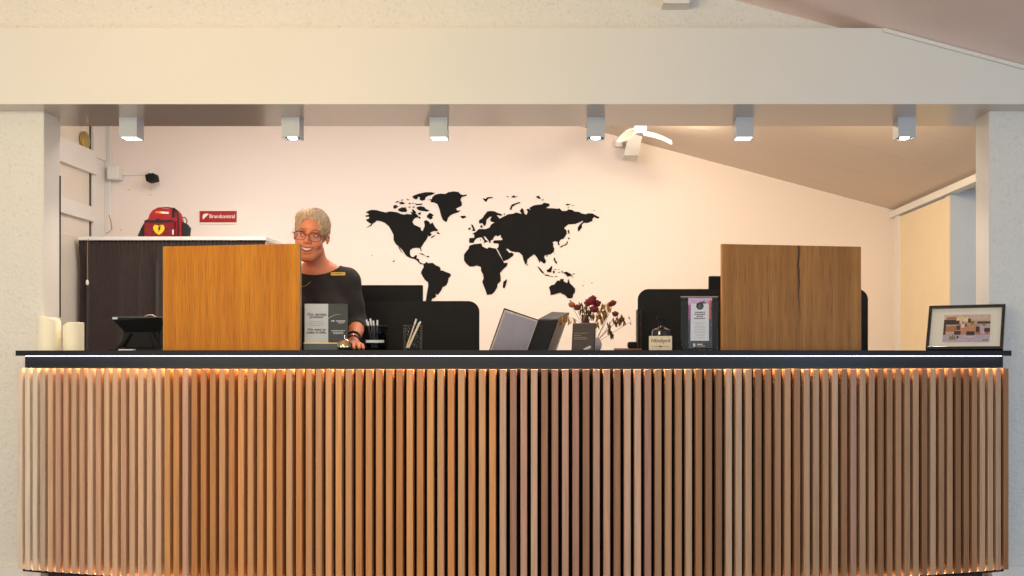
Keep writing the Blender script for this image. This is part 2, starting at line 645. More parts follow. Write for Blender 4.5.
def facing(x, y, z, yaw=0.0, lean=0.0):
    """matrix whose local x is right, local y is up, local z points to the viewer side (-Y)"""
    return Matrix.Translation((x, y, z)) @ Matrix.Rotation(yaw, 4, 'Z') @ Matrix.Rotation(PI / 2 - lean, 4, 'X')


def bar(mb, M, x0, x1, y0, y1, h=0.0004, mi=0):
    """thin raised mark in a facing() frame"""
    V = [M @ Vector(p) for p in ((x0, y0, 0), (x1, y0, 0), (x1, y1, 0), (x0, y1, 0), (x0, y0, h), (x1, y0, h), (x1, y1, h), (x0, y1, h))]
    mb.add(V, [(3, 2, 1, 0), (4, 5, 6, 7), (0, 1, 5, 4), (1, 2, 6, 5), (2, 3, 7, 6), (3, 0, 4, 7)], mi)


# ------------------------------------------------------------------ the setting
YB = 8.5          # back wall
YP0, YP1 = 4.95, 5.11
XL, XR = -2.485, 2.023
ZC = 2.2455       # beam underside


def roof(x):
    return 2.990 - 0.267 * x if x > -2 else 3.524 + 0.267 * (x + 2)


struct('floor', MB().box(-6, 6, -2.5, 8.8, -0.1, 0), m_floor)
mb = MB()
pts = [(-3.87, YB, 0), (2.80, YB, 0), (2.80, YB, roof(2.8)), (-2, YB, roof(-2)), (-3.87, YB, roof(-3.87))]
mb.prism(pts, (0, 0.12, 0))
struct('wall_back', mb, m_wall)


def roof_slab(y0, y1, x0, x1, name, m):
    mb = MB()
    xs = [x0] + ([-2] if x0 < -2 < x1 else []) + [x1]
    prof = [(x, y0, roof(x)) for x in xs] + [(x, y0, roof(x) + 0.1) for x in reversed(xs)]
    mb.prism(prof, (0, y1 - y0, 0))
    struct(name, mb, m)


roof_slab(YP0 + 0.05, 8.8, -4.2, 2.9, 'ceiling', m_ceil)
roof_slab(0.6, YP0 - 0.0005, -4.6, 4.0, 'ceiling_lobby', m_ceil_front)

# pillar walls either side of the opening
struct('wall_left_pillar', MB().box(-4.6, XL, YP0, YP1, 0, ZC), m_stucco)
struct('wall_right_pillar', MB().box(XR, 4.0, YP0, YP1, 0, min(ZC, roof(2.023))), m_stucco)
# smooth reveals of the pillars
struct('trim_1', MB().box(XL, XL + 0.004, YP0 + 0.002, YP1, 0, ZC), m_white)
struct('trim_2', MB().box(XR - 0.004, XR, YP0 + 0.002, YP1, 0, ZC), m_white)
struct('trim_3', MB().box(XL + 0.004, XL + 0.008, YP1 - 0.006, YP1 + 0.0, 1.27, 1.965), m_matte)
# gable above the beam
mb = MB()
xs = [-4.6, -2, 3.0]
mb.prism([(-4.6, YP0, ZC + .3), (1.45, YP0, ZC + .3), (2.6, YP0, ZC + .01), (2.75, YP0, roof(2.75)), (-2, YP0, roof(-2)), (-4.6, YP0, roof(-4.6))], (0, 0.16, 0))
struct('wall_gable', mb, m_stucco_fine)
# beam
zt = EYE + 328 * 4.81 / F
xk = 1.48
mb = MB()
mb.prism([(-4.6, 4.81, ZC), (2.75, 4.81, ZC), (2.75, 4.81, roof(2.75)), (xk, 4.81, zt), (-4.6, 4.81, zt)], (0, 0.46, 0))
struct('beam', mb, m_beam)
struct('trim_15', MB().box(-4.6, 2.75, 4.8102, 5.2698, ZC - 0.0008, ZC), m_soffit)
mb = MB()
d = Vector((1, 0, -0.267)).normalized()
a = Vector((xk - 0.01, 4.795, zt - 0.002))
mb.prism([a, a + d * 1.35, a + d * 1.35 + Vector((0, 0, -0.018)), a + Vector((0, 0, -0.018))], (0, 0.014, 0))
struct('trim_4', mb, m_white)
# baseboards
struct('baseboard_left', MB().box(-4.6, XL, YP0 - 0.018, YP0, 0, 0.076, bev=0.003), m_white)
struct('baseboard_right', MB().box(XR, 4.0, YP0 - 0.018, YP0, 0, 0.086, bev=0.003), m_white)
# purlin ends
for nm, xa0, xa1, sk, y0, y1, zb, h in (('trim_5', 0.458, 0.580, .03, 4.855, 4.95, 2.727, 0.13), ('trim_6', 0.471, 0.583, .035, 8.28, 8.5, 2.678, 0.17)):
    mbx = MB().prism([(xa0, y0, zb), (xa1, y0, zb), (xa1 + sk, y0, zb + h), (xa0 + sk, y0, zb + h)], (0, y1 - y0, 0))
    struct(nm, mbx, m_white)
# left side wall with loft hatch like door
struct('wall_left', MB().box(-3.87, -3.75, YP1, YB, 0, 3.2), m_door)
struct('trim_7', MB().box(-3.75, -3.735, 8.225, 8.44, 1.9, 2.66, bev=0.003), m_white)
struct('trim_8', MB().box(-3.75, -3.725, 8.225, 8.44, 2.66, 3.05, bev=0.003), m_white)
struct('trim_9', MB().box(-3.75, -3.715, YP1 + 0.1, 8.26, 2.517, 2.70, bev=0.004), m_white)
struct('trim_10', MB().box(-3.75, -3.715, YP1 + 0.1, 8.21, 2.14, 2.255, bev=0.004), m_white)
struct('trim_11', MB().box(-3.75, -3.7455, 8.196, 8.220, 0, 3.05), mat('gap_brown', (84, 72, 58), .8, var=.05))
struct('trim_12', MB().box(-3.75, -3.70, 8.47, 8.4995, 1.9, 3.05, bev=0.003), m_white)
dl = MB().box(-3.75, -3.744, 5.6, 8.18, 0.02, 2.12)
dl.box(-3.744, -3.735, 5.75, 8.02, 0.25, 1.0, bev=0.004)
dl.box(-3.744, -3.735, 5.75, 8.02, 1.2, 2.0, bev=0.004)
dr = struct('door_1', dl, m_door)
MB().tube([(-3.742, 7.86, 1.02), (-3.69, 7.86, 1.02), (-3.69, 7.74, 1.02)], 0.009).build('door_handle', m_chrome, dr, True)
# right side wall: sliding door on a track below a plate, then an opening to a side room
struct('wall_right', MB().box(2.70, 2.80, 8.32, YB, 0, 2.25), m_wall)
struct('trim_13', MB().box(2.645, 2.72, 5.3, YB - .001, 2.204, 2.256, bev=0.004), m_white)
struct('trim_14', MB().box(2.662, 2.80, 8.29, 8.40, 0, 2.204, bev=0.004), m_white)
dd = MB().box(2.668, 2.676, 7.22, 8.29, 0.01, 2.19)
dr2 = struct('door_2', dd, mat('sliding_door_paint', (232, 212, 178), 0.6, var=0.02))
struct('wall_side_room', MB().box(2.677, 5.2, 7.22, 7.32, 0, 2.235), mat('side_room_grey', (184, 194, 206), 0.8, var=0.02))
struct('ceiling_side_room', MB().box(2.73, 5.2, 5.16, 7.34, 2.26, 2.32), m_white)
struct('wall_right_end', MB().box(5.1, 5.2, 6.8, 7.24, 0, 2.235), m_white)

# ------------------------------------------------------------------ reception desk
DX, DR, DY = -0.2328467, 6.8696, 4.4
CY = DY + DR


def arc(r, th):
    return DX + r * math.sin(th), CY - r * math.cos(th)


def front_y(x):
    return CY - math.sqrt(DR * DR - (x - DX) ** 2)


TH0 = (0 - 52.9887) * 0.0440846 / DR
TH1 = (105 - 52.9887 + 0.62) * 0.0440846 / DR


def arc_solid(mb, r0, r1, z0, z1, t0, t1, n=72, mi=0, bev=False):
    """r0 outer (front), r1 inner"""
    V = []
    for i in range(n + 1):
        t = t0 + (t1 - t0) * i / n
        for r, z in ((r0, z0), (r0, z1), (r1, z1), (r1, z0)):
            x, y = arc(r, t)
            V.append((x, y, z))
    Fc = []
    for i in range(n):
        a = i * 4
        for k in range(4):
            l = (k + 1) % 4
            Fc.append((a + k, a + 4 + k, a + 4 + l, a + l))
    Fc.append((0, 1, 2, 3))
    Fc.append((n * 4 + 3, n * 4 + 2, n * 4 + 1, n * 4))
    mb.add(V, Fc, mi)
    return mb


desk = thing('reception_desk', 'long curved reception desk clad in vertical wooden slats under a black top', 'reception desk', (DX, 4.6, 0))
ZT = 1.105
arc_solid(MB(), DR + 0.012, DR - 0.43, 1.081, ZT, TH0 + 0.0003, TH1 + 0.0006).build('countertop', m_counter, desk)
fm = arc_solid(MB(), DR - 0.014, DR - 0.40, 1.030, 1.0808, TH0 + 0.0045, TH1 - 0.003)
arc_solid(fm, DR - 0.014, DR - 0.0165, 1.0262, 1.030, TH0 + 0.0045, TH1 - 0.003)
fm.build('fascia', mat('fascia_laminate', (23, 23, 27), .45, var=.05, spec=.4), desk)
# LED profile under the overhang of the top
arc_solid(MB(), DR - 0.0050, DR - 0.0138, 1.0794, 1.0806, TH0 + 0.006, TH1 - 0.005).build('light_strip', m_led, desk)
# LED lines washing down and up behind the slats
arc_solid(MB(), DR - 0.021, DR - 0.033, 1.0272, 1.0298, TH0 + 0.004, TH1 - 0.004).build('light_strip', m_led_warm, desk)
arc_solid(MB(), DR - 0.034, DR - 0.38, 0.10, 1.0299, TH0 + 0.004, TH1 - 0.004).build('carcass', mat('carcass_black', (12, 12, 13), .8, var=.05, spec=.1), desk)
arc_solid(MB(), DR - 0.11, DR - 0.36, 0.0, 0.0999, TH0 + 0.010, TH1 - 0.008).build('plinth', m_black, desk)
arc_solid(MB(), DR - 0.017, DR - 0.0185, 0.086, 0.0972, TH0 + 0.002, TH1 - 0.002).build('lower_rail', m_black, desk)
arc_solid(MB(), DR - 0.022, DR - 0.0335, 0.091, 0.094, TH0 + 0.005, TH1 - 0.005).build('light_strip', mat('led_strip_low', (255, 230, 200), 0.4, emit=18.0, ecol=(1.0, 0.62, 0.32)), desk)
# slats
rng = random.Random(11)
mb = MB()
boards = []
ZS0, ZS1 = 0.098, 1.0225
PIT = 0.0440846
for i in range(106):
    s = (i - 52.9887) * PIT
    w = 0.0275
    t = (s + w / 2) / DR
    Mx = Matrix.Translation((*arc(DR, t), 0)) @ Matrix.Rotation(t, 4, 'Z')
    c = 0.0022
    prof = [(-w / 2, 0.033), (-w / 2, c), (-w / 2 + c, 0), (w / 2 - c, 0), (w / 2, c), (w / 2, 0.033)]
    n0 = len(mb.f)
    V = [Mx @ Vector((x, y, z)) for z in (ZS0, ZS1) for (x, y) in prof]
    k = len(prof)
    Fc = [tuple(range(k - 1, -1, -1)), tuple(range(k, 2 * k))] + [(q, (q + 1) % k, (q + 1) % k + k, q + k) for q in range(k)]
    mb.add(V, Fc)
    boards.append((n0, len(mb.f)))
slats = mb.build('slatted_front', m_slat, desk)
me = slats.data
ab = me.color_attributes.new('board', 'FLOAT_COLOR', 'CORNER')
asn = me.color_attributes.new('slat_tone', 'FLOAT_COLOR', 'CORNER')
honey = [(198, 138, 84), (190, 128, 74), (206, 148, 92), (178, 118, 66), (196, 142, 96), (202, 152, 106)]
rosy = [(176, 130, 104), (166, 120, 96), (184, 140, 112), (160, 116, 96), (180, 138, 116), (170, 122, 88), (190, 152, 126), (152, 108, 78)]
tan = [(180, 140, 106), (164, 120, 84), (192, 154, 120), (154, 108, 70), (186, 150, 120), (172, 130, 94), (178, 134, 108), (142, 100, 66)]
pale = [(204, 164, 132), (192, 148, 118), (212, 176, 148), (188, 146, 122)]
for i, (a, b) in enumerate(boards):  # tone zones along the counter: board batches plus the light's drift put in
    if i < 14:
        c = rng.choice(pale)
    elif i < 52:
        c = rng.choice(honey) if rng.random() > (28 - i) / 18 else rng.choice(pale)
    elif i < 67:
        c = rng.choice(rosy)
    else:
        c = rng.choice(tan)
    if i < 4:
        c = rng.choice([(206, 184, 164), (196, 170, 148), (212, 192, 172)])
    kk = rng.uniform(1.0, 1.22)
    c = [v * kk for v in lin(c)]
    q = rng.random()
    for fi in range(a, b):
        for li in me.polygons[fi].loop_indices:
            ab.data[li].color = (q, q, q, 1)
            asn.data[li].color = (*c, 1)

# ------------------------------------------------------------------ privacy panels on the counter
def panel(name, label, pxl, yl, pxr, yr, zt_l, m, m_e, edge_side):
    a = Vector(((pxl - PX) / F * yl, yl, ZT))
    b = Vector(((pxr - PX) / F * yr, yr, ZT))
    w = (b - a).length
    ang = math.atan2(b.y - a.y, b.x - a.x)
    t = thing(name, label, 'privacy panel', (a + b) / 2, ang, 'wooden privacy panels on the counter', world=False)
    MB().box(-w / 2 + .001, w / 2 - .001, 0, 0.022, 0, zt_l - ZT, bev=0.0008).build('veneer_board', m, t)
    e = w / 2
    MB().box(-e - 0.0005, -e + 0.001, 0.0005, 0.0215, 0, zt_l - ZT).build('edge_band', m_e, t)
    MB().box(e - 0.001, e + 0.0005, 0.0005, 0.0215, 0, zt_l - ZT).build('edge_band', m_e, t)
    for x in (-w * .3, w * .3):
        mb = MB()
        mb.box(x - .03, x + .03, .022, .07, 0, .005, bev=.001)
        mb.box(x - .03, x + .03, .022, .026, .005, .05, bev=.001)
        mb.build('bracket', m_blackpl, t)
    return t


panel('privacy_panel', 'golden oak privacy panel on the counter, partly hiding the receptionist', 163, 4.73, 299.4, 4.61, 1.578, m_ven_l, m_edge_l, 1)
panel('privacy_panel', 'darker brown wooden privacy panel with a black grain streak, right of the leaflet stand', 722.3, 4.61, 861, 4.73, 1.577, m_ven_r, m_edge_r, -1)

# ------------------------------------------------------------------ ceiling spots
names = [('leftmost', 0), ('second', 1), ('third', 0), ('fourth', 1), ('fifth', 0), ('sixth', 1)]
spot_lab = ['white cube ceiling spotlight nearest the left pillar, fully glowing underside',
            'white cube spotlight above and left of the receptionist, bulb in a dark recess',
            'white cube spotlight above the Americas on the wall map, glowing underside',
            'white cube spotlight above the Asian side of the wall map, bulb in a dark recess',
            'white cube spotlight above the right privacy panel, glowing underside',
            'white cube ceiling spotlight nearest the right pillar, bulb in a dark recess']
for i, pxl in enumerate((119, 281.5, 429.3, 587, 736, 898.3)):
    X = (pxl + 8.9 - PX) / F * 5.07
    y0 = 5.07
    w = 0.0865
    t = thing('ceiling_spotlight', spot_lab[i], 'ceiling spotlight', (X, y0 + w / 2, ZC), 0, 'cube spotlights under the beam')
    z0, z1 = ZC - 0.0975, ZC
    th = 0.005
    mb = MB()
    mb.box(X - w / 2, X + w / 2, y0, y0 + th, z0, z1)
    mb.box(X - w / 2, X + w / 2, y0 + w - th, y0 + w, z0, z1)
    mb.box(X - w / 2, X - w / 2 + th, y0 + th, y0 + w - th, z0, z1)
    mb.box(X + w / 2 - th, X + w / 2, y0 + th, y0 + w - th, z0, z1)
    mb.box(X - w / 2 + th, X + w / 2 - th, y0 + th, y0 + w - th, z1 - 0.01, z1)
    mb.build('housing', m_lampbody, t)
    if names[i][1] == 0:
        mb = MB().box(X - w / 2 + th, X + w / 2 - th, y0 + th, y0 + w - th, z0 + 0.001, z0 + 0.004)
        mb.build('diffuser', m_diff, t)
    else:
        mb = MB().box(X - w / 2 + th, X + w / 2 - th, y0 + th, y0 + w - th, z0 + 0.006, z0 + 0.01)
        mb.build('baffle', m_cavity, t)
        mb = MB().ell((X, y0 + w / 2, z0 + 0.006), (0.024, 0.024, 0.010), 20, 10)
        mb.build('bulb', m_bulb, t, True)
    l = bpy.data.lights.new('spot_beam', 'SPOT')
    l.energy = 14
    l.color = (1.0, 0.80, 0.64)
    l.spot_size = math.radians(105)
    l.spot_blend = 0.7
    l.shadow_soft_size = 0.03
    lo = bpy.data.objects.new('spot_beam', l)
    COL.objects.link(lo)
    lo.location = (X, y0 + w / 2, z0 - 0.004)
    tag(lo, kind='helper')

# ------------------------------------------------------------------ world map on the back wall
crops = {'A': (360, 185), 'B': (400, 185), 'C': (360, 220), 'D': (400, 255), 'E': (460, 190), 'F': (530, 190),
         'G': (460, 230), 'I': (530, 230), 'H': (460, 265), 'J': (530, 260)}


def trace(s):
    out = []
    ox = oy = 0
    for tk in s.split():
        if tk in crops:
            ox, oy = crops[tk]
        else:
            u, v = tk.split(',')
            out.append((ox + float(u) / 12.8, oy + float(v) / 12.8))
    return out


CONT = {
 'north_america': [
  'A 75,350 110,330 150,318 210,322 280,340 330,352 390,338 450,345 490,355 520,370 570,380 600,370 660,378 668,345 690,335 720,370 750,398 742,412 700,425 670,470 690,505 740,530 775,545 785,580 800,592 815,560 830,520 818,460 850,450 885,470 900,500 930,480 950,520 980,560 1000,572 985,590 940,590 905,605 880,630 865,650 870,663 850,698 820,738 790,788 778,798 790,848 782,845 765,808 720,803 670,810 640,838 640,888 655,918 690,923 708,898 732,900 722,938 755,948 758,980 796,1006 780,1008 745,985 735,968 700,948 650,936 600,913 580,888 540,828 500,790 460,758 430,706 430,638 400,578 370,528 320,486 270,463 215,455 190,480 150,500 120,485 85,460 80,440 118,430 118,405 75,406 70,392 112,385 112,368',
  'A 80,548 130,515 160,490 152,515 110,537', 'C 490,345 505,350 520,380 542,420 530,412 505,372',
  'C 870,190 900,165 920,182 905,202 880,212', 'C 905,222 960,192 962,200 918,230', 'C 985,150 1000,158 1022,170 1020,182 985,175',
  'A 485,310 540,285 575,290 580,275 590,300 605,330 590,345 540,345 500,335', 'A 430,262 460,255 492,275 450,305 428,300',
  'A 500,225 540,215 577,235 550,247 510,242', 'A 450,220 490,203 500,210 470,227', 'A 528,192 550,180 540,205', 'A 592,172 632,188 612,197',
  'A 612,235 650,228 645,247', 'A 665,228 690,232 685,246', 'A 700,235 730,242 800,238 790,255 720,257', 'A 618,285 645,273 640,292', 'A 668,280 702,273 692,297',
  'A 665,310 690,318 720,350 700,362 670,335', 'A 725,285 770,272 820,280 850,310 890,325 860,342 820,335 790,332 750,322 728,302',
  'A 855,395 890,358 920,368 948,390 922,400 932,425 900,442 858,415', 'A 742,360 778,348 778,382 750,377', 'A 742,410 770,403 778,432 750,427', 'A 645,343 668,350 657,367',
  'A 668,150 700,130 760,110 840,93 920,93 960,105 920,127 870,140 840,160 832,190 790,203 762,185 770,160 745,150 735,175 718,187 690,175',
  'C 758,427 800,428 838,460 800,447', 'C 853,461 887,461 882,475 858,476', 'C 148,450 166,455 155,463', 'C 413,530 447,517 437,536'],
 'greenland': ['B 365,190 410,180 415,155 450,125 520,110 580,115 620,92 690,82 750,90 778,120 810,130 855,120 852,138 790,155 772,190 792,230 790,265 750,285 718,300 735,330 775,325 742,352 700,362 650,385 615,420 600,472 570,465 545,440 525,385 505,310 480,245 440,225 390,220 400,200',
               'B 770,400 835,393 847,412 800,432'],
 'south_america': ['D 300,120 340,88 360,105 420,100 465,135 505,150 522,180 515,200 545,198 600,222 640,235 655,260 620,300 612,350 590,390 545,410 530,450 485,510 455,495 465,530 440,550 412,558 400,595 385,640 375,690 395,730 350,740 325,680 328,600 337,550 350,460 362,400 360,350 320,320 290,270 268,230 285,185 302,160',
                   'D 240,88 258,106 300,108 300,118 262,116 236,96'],
 'africa': ['G 135,195 190,180 275,172 285,210 350,240 370,220 420,232 460,237 500,315 550,395 565,422 612,418 600,460 545,510 512,550 H 520,150 523,205 480,245 478,285 440,345 410,372 345,382 330,330 305,270 286,215 303,170 295,120 270,75 G 268,475 215,453 170,467 120,468 80,430 52,390 50,320 75,280 110,240 118,205',
            'H 555,215 600,178 598,215 572,296 548,290'],
 'eurasia': ['G 118,105 118,163 172,165 190,130 215,106 250,97 275,92 315,145 300,158 322,165 335,150 355,152 352,140 325,125 300,80 322,82 362,130 380,168 395,160 388,145 400,130 420,125 430,95 460,68 480,82 520,60 522,85 547,125 520,130 440,133 425,150 430,170 480,172 497,182 490,222 470,238 480,245 520,322 555,400 620,375 680,330 690,310 665,288 635,295 600,260 590,240 612,240 650,270 700,282 755,285 800,325 815,390 840,447 858,420 860,380 900,345 950,310 985,350 1003,385 I 112,385 118,422 135,395 180,432 205,410 200,385 180,350 190,325 265,310 305,280 312,240 295,200 302,180 285,160 320,142 350,150 362,195 380,192 370,160 390,125 430,110 470,50 F 470,560 465,512 435,490 490,440 580,435 640,410 668,395 684,400 640,440 612,478 612,510 622,535 665,480 665,440 690,420 740,422 800,395 795,375 820,345 870,370 892,350 850,330 800,300 740,298 720,310 660,300 630,280 570,275 540,255 490,248 470,268 410,268 380,235 350,240 300,235 205,232 252,200 245,175 180,163 150,185 80,190 40,200 5,222 E 885,228 905,262 880,240 850,245 868,280 850,320 825,305 812,250 795,230 765,265 790,308 720,288 680,305 620,310 580,330 510,368 480,335 470,320 530,330 538,312 480,293 440,273 400,268 350,275 310,325 290,360 243,390 245,430 288,423 310,465 332,440 340,380 382,343 408,340 385,385 400,405 447,415 400,440 380,480 330,500 290,500 240,500 200,540 160,555 185,575 G 185,62 183,102 150,101',
   'E 258,462 280,450 292,480 265,482', 'E 145,440 165,448 180,480 197,515 190,525 155,520 168,500 150,470', 'E 108,490 135,478 132,505 108,512',
   'E 288,103 330,115 350,92 415,90 425,100 360,112 335,155 308,130', 'E 635,247 660,190 710,170 768,153 772,165 715,185 672,212 658,255',
   'E 588,80 625,82 617,93', 'E 658,90 692,66 702,84 742,78 702,97 670,97', 'E 565,300 575,300 572,322 565,320',
   'F 73,85 110,73 142,110 110,112', 'F 145,125 180,118 157,137', 'F 453,185 480,177 522,185 470,200', 'F 538,190 567,195 547,204', 'F 482,220 502,221 490,230',
   'F 808,260 832,261 817,269', 'F 480,515 500,510 507,560 492,560', 'I 485,93 516,107 490,120', 'I 478,140 487,165 465,192 430,202 395,227 388,210 440,188 463,175',
   'I 308,290 319,293 312,306', 'I 305,350 320,358 327,390 347,410 345,437 325,420 305,382', 'G 860,430 874,445 863,460', 'G 257,115 269,125 262,142', 'I 205,330 228,325 218,342',
   'I 209,515 240,500 277,458 287,470 270,542 225,540', 'I 93,463 122,480 165,530 187,562 150,547 120,507', 'J 188,183 252,193 238,206 195,197',
   'J 292,138 318,140 312,177 293,165', 'J 255,205 300,207 300,212 258,211', 'J 318,207 352,206 350,213 320,213', 'J 305,118 340,120 338,126 307,125', 'J 360,118 372,120 368,130', 'J 355,155 385,155 383,162 357,161'],
 'australia': ['J 243,350 270,322 310,315 350,263 385,265 388,242 432,243 430,270 475,297 490,238 512,300 545,330 577,365 577,415 552,440 547,482 510,492 480,485 445,445 425,442 390,418 340,430 310,440 263,450 257,400',
   'J 507,515 535,522 518,542', 'J 430,155 470,150 520,175 552,226 520,202 480,216 460,186 435,170', 'J 398,133 427,155 410,162', 'J 540,180 575,170 572,178 545,188',
   'J 668,320 692,330 675,336', 'J 783,292 802,284 792,302', 'J 690,272 700,272 698,280'],
}
wm = thing('world_map', 'large black world map silhouette mounted on the pale back wall', 'wall decoration', (-0.7, YB - 0.001, 1.9))
for cn, polys in CONT.items():
    for q, s in enumerate(polys):
        mb = MB().prism([P(x, y, YB - 0.002) - Vector((0, 0.004, 0)) for x, y in trace(s)], (0, 0.0045, 0))
        mb.build('island' if q else cn, m_decal, wm)

# ------------------------------------------------------------------ back room: curtained cabinet, bag, sign, camera
YC = 7.9
s_ = YC / F
xl, xr = (79 - PX) * s_, (265 - PX) * s_
zc = EYE + 117 * s_
cab = thing('curtained_cabinet', 'tall cabinet with a white top board hung with a dark brown gathered curtain', 'cabinet', ((xl + xr) / 2, YC, 0))
MB().box(xl + 0.005, xr + 0.015, YC - 0.03, YB - 0.03, zc - 0.012, zc + 0.016, bev=0.003).build('top_board', m_white, cab)
for x in (xl + .02, xr - .04):
    MB().box(x, x + 0.02, YC + 0.06, YB - 0.04, 0, zc - 0.012).build('side_panel', m_white, cab)
for z in (.5, 1.0, 1.45):
    MB().box(xl + .04, xr - .04, YC + 0.07, YB - 0.04, z, z + .02).build('shelf', m_white, cab)
mb = MB()
nx, nz = 260, 26
zz = [0.02 + (zc - 0.012 - 0.02) * j / nz for j in range(nz + 1)]
V = []
for side in (0, 1):
    for j in range(nz + 1):
        f = (zz[j]) / zc
        for i in range(nx + 1):
            u = i / nx
            x = xl + (xr - xl) * u
            big = math.sin(u * PI * 2 * 8 + 1.6 * math.sin(u * 17)) * 0.55 + math.sin(u * PI * 2 * 5.3 + 1) * 0.5
            fine = math.sin(u * PI * 2 * 46)
            k = min(1, max(0, (0.955 - f) / 0.05))
            dy = 0.042 * big * k + 0.006 * fine * (1 - k)
            V.append((x + 0.004 * math.sin(f * 9), YC - 0.008 + dy + side * 0.004, zz[j] + (0.004 * fine if j == nz else 0)))
W = nx + 1
off = W * (nz + 1)
Fc = []
for j in range(nz):
    for i in range(nx):
        a = j * W + i
        Fc.append((a, a + 1, a + W + 1, a + W))
        Fc.append((off + a, off + a + W, off + a + W + 1, off + a + 1))
for i in range(nx):
    Fc.append((i, off + i, off + i + 1, i + 1))
    a = nz * W + i
    Fc.append((a, a + 1, off + a + 1, off + a))
mb.add(V, Fc)
mb.build('curtain', m_curtain, cab, True)

# first aid bag
YG = 7.90
sg = YG / F
zg = zc + 0.0162


def G(u, v):
    """u,v in the photo's outline of the bag -> width and height from the shelf"""
    return (u - 3.6 - PX) * sg, zg + (235.3 - v) * sg * 1.04


bag = thing('first_aid_bag', 'red and black defibrillator bag with a yellow heart, standing on the curtained cabinet', 'first aid bag', (G(165, 0)[0], YG + .1, zg))


def outline(mb, pts, y0, y1, mi=0):
    mb.prism([(G(u, v)[0], y0, max(G(u, v)[1], zg)) for u, v in pts], (0, y1 - y0, 0), mi)


mb = MB()
outline(mb, [(147.5, 235.3), (147.5, 219), (150, 216.5), (151, 213), (154, 209), (157.5, 207.2), (173, 207.2), (177.5, 208.5), (180.5, 212), (182, 217), (182.8, 219), (182.8, 235.3)], YG + 0.04, YG + 0.10)
mb.build('body', m_red, bag)
mb = MB()
outline(mb, [(148, 235.3), (148, 220), (149.5, 218.8), (175, 218.8), (177.5, 220), (177.5, 235.3)], YG, YG + 0.04)
mb.build('front_pocket', m_redpl, bag)
mb = MB()
outline(mb, [(148, 221.2), (148, 219.6), (159.5, 219.2), (160, 217.8), (163.2, 217.8), (163.4, 219.2), (177, 219.2), (177, 221.2), (163, 221.6)], YG - 0.004, YG)
mb.build('zip_flap', m_strap, bag)
mb = MB()
outline(mb, [(138.3, 235.3), (139, 232.5), (142, 226), (145, 221), (147.5, 219), (147.5, 235.3)], YG + 0.05, YG + 0.10)
mb.build('side_pouch', m_strap, bag)
mb = MB()
outline(mb, [(183.6, 235.3), (183.6, 220), (187, 222), (190, 225.5), (189, 235.3)], YG + 0.05, YG + 0.10)
mb.build('side_pouch', m_strap, bag)
mb = MB()
outline(mb, [(173.5, 216), (173.8, 208), (176, 207.4), (176.5, 216)], YG + 0.034, YG + 0.04)
mb.tube([(G(176, 0)[0], YG + 0.03, G(0, 207.3)[1]), (G(179.5, 0)[0], YG + .02, G(0, 209.8)[1]), (G(181, 0)[0], YG + .012, G(0, 215)[1]), (G(181.2, 0)[0], YG + .012, G(0, 226)[1]), (G(181, 0)[0], YG + .014, zg + .006)], 0.0062)
mb.tube([(G(183.5, 0)[0], YG + .05, G(0, 216)[1]), (G(186, 0)[0], YG + .05, G(0, 215.6)[1]), (G(188.3, 0)[0], YG + .05, G(0, 219)[1]), (G(187, 0)[0], YG + .05, G(0, 223.5)[1])], 0.004)
mb.build('strap', m_strap, bag, True)
mb = MB()
mb.tube([(G(154, 0)[0], YG + .07, G(0, 208.2)[1]), (G(158, 0)[0], YG + .07, G(0, 206.3)[1]), (G(167, 0)[0], YG + .07, G(0, 205.8)[1]), (G(174, 0)[0], YG + .07, G(0, 206.6)[1])], 0.004)
mb.build('carry_handle', m_strap, bag, True)
mb = MB()
hp = [(156.8, 226), (158, 223.9), (160.2, 223.8), (162.4, 225), (164.6, 223.8), (166.8, 223.9), (168.2, 226), (167.8, 228.8), (165.5, 231.6), (162.6, 233.4), (159.3, 231.4), (157.2, 228.6)]
outline(mb, hp, YG - 0.002, YG)
mb.build('heart_emblem', m_yellow, bag)
mb = MB()
outline(mb, [(162.8, 225.2), (164.8, 224.6), (163.6, 227), (164.4, 227.2), (162, 231), (162.6, 228.3), (161.6, 228)], YG - 0.004, YG - 0.002)
mb.build('bolt_emblem', m_ink, bag)
mb = MB()
outline(mb, [(157, 211.8), (157, 209.9), (161.2, 210.0), (161.2, 212)], YG + 0.038, YG + 0.04)
outline(mb, [(161.2, 212), (161.2, 210), (163.3, 210.1), (163.3, 212.1)], YG + 0.038, YG + 0.04, 1)
outline(mb, [(163.3, 212.1), (163.3, 210.2), (170.4, 210.6), (170.2, 212.6)], YG + 0.038, YG + 0.04, 2)
mb.build('reflective_tab', [m_orange, m_yellow, m_whitemark], bag)
mb = MB()
outline(mb, [(171.6, 229.4), (174.5, 228.6), (174.5, 230), (172, 230.4)], YG - 0.002, YG)
outline(mb, [(176, 228.4), (177.4, 228.4), (177.4, 233), (176, 233)], YG - 0.002, YG, 1)
mb.build('pocket_marks', [mat('violet_mark', (110, 40, 110), .6, var=.05), m_whitemark], bag)

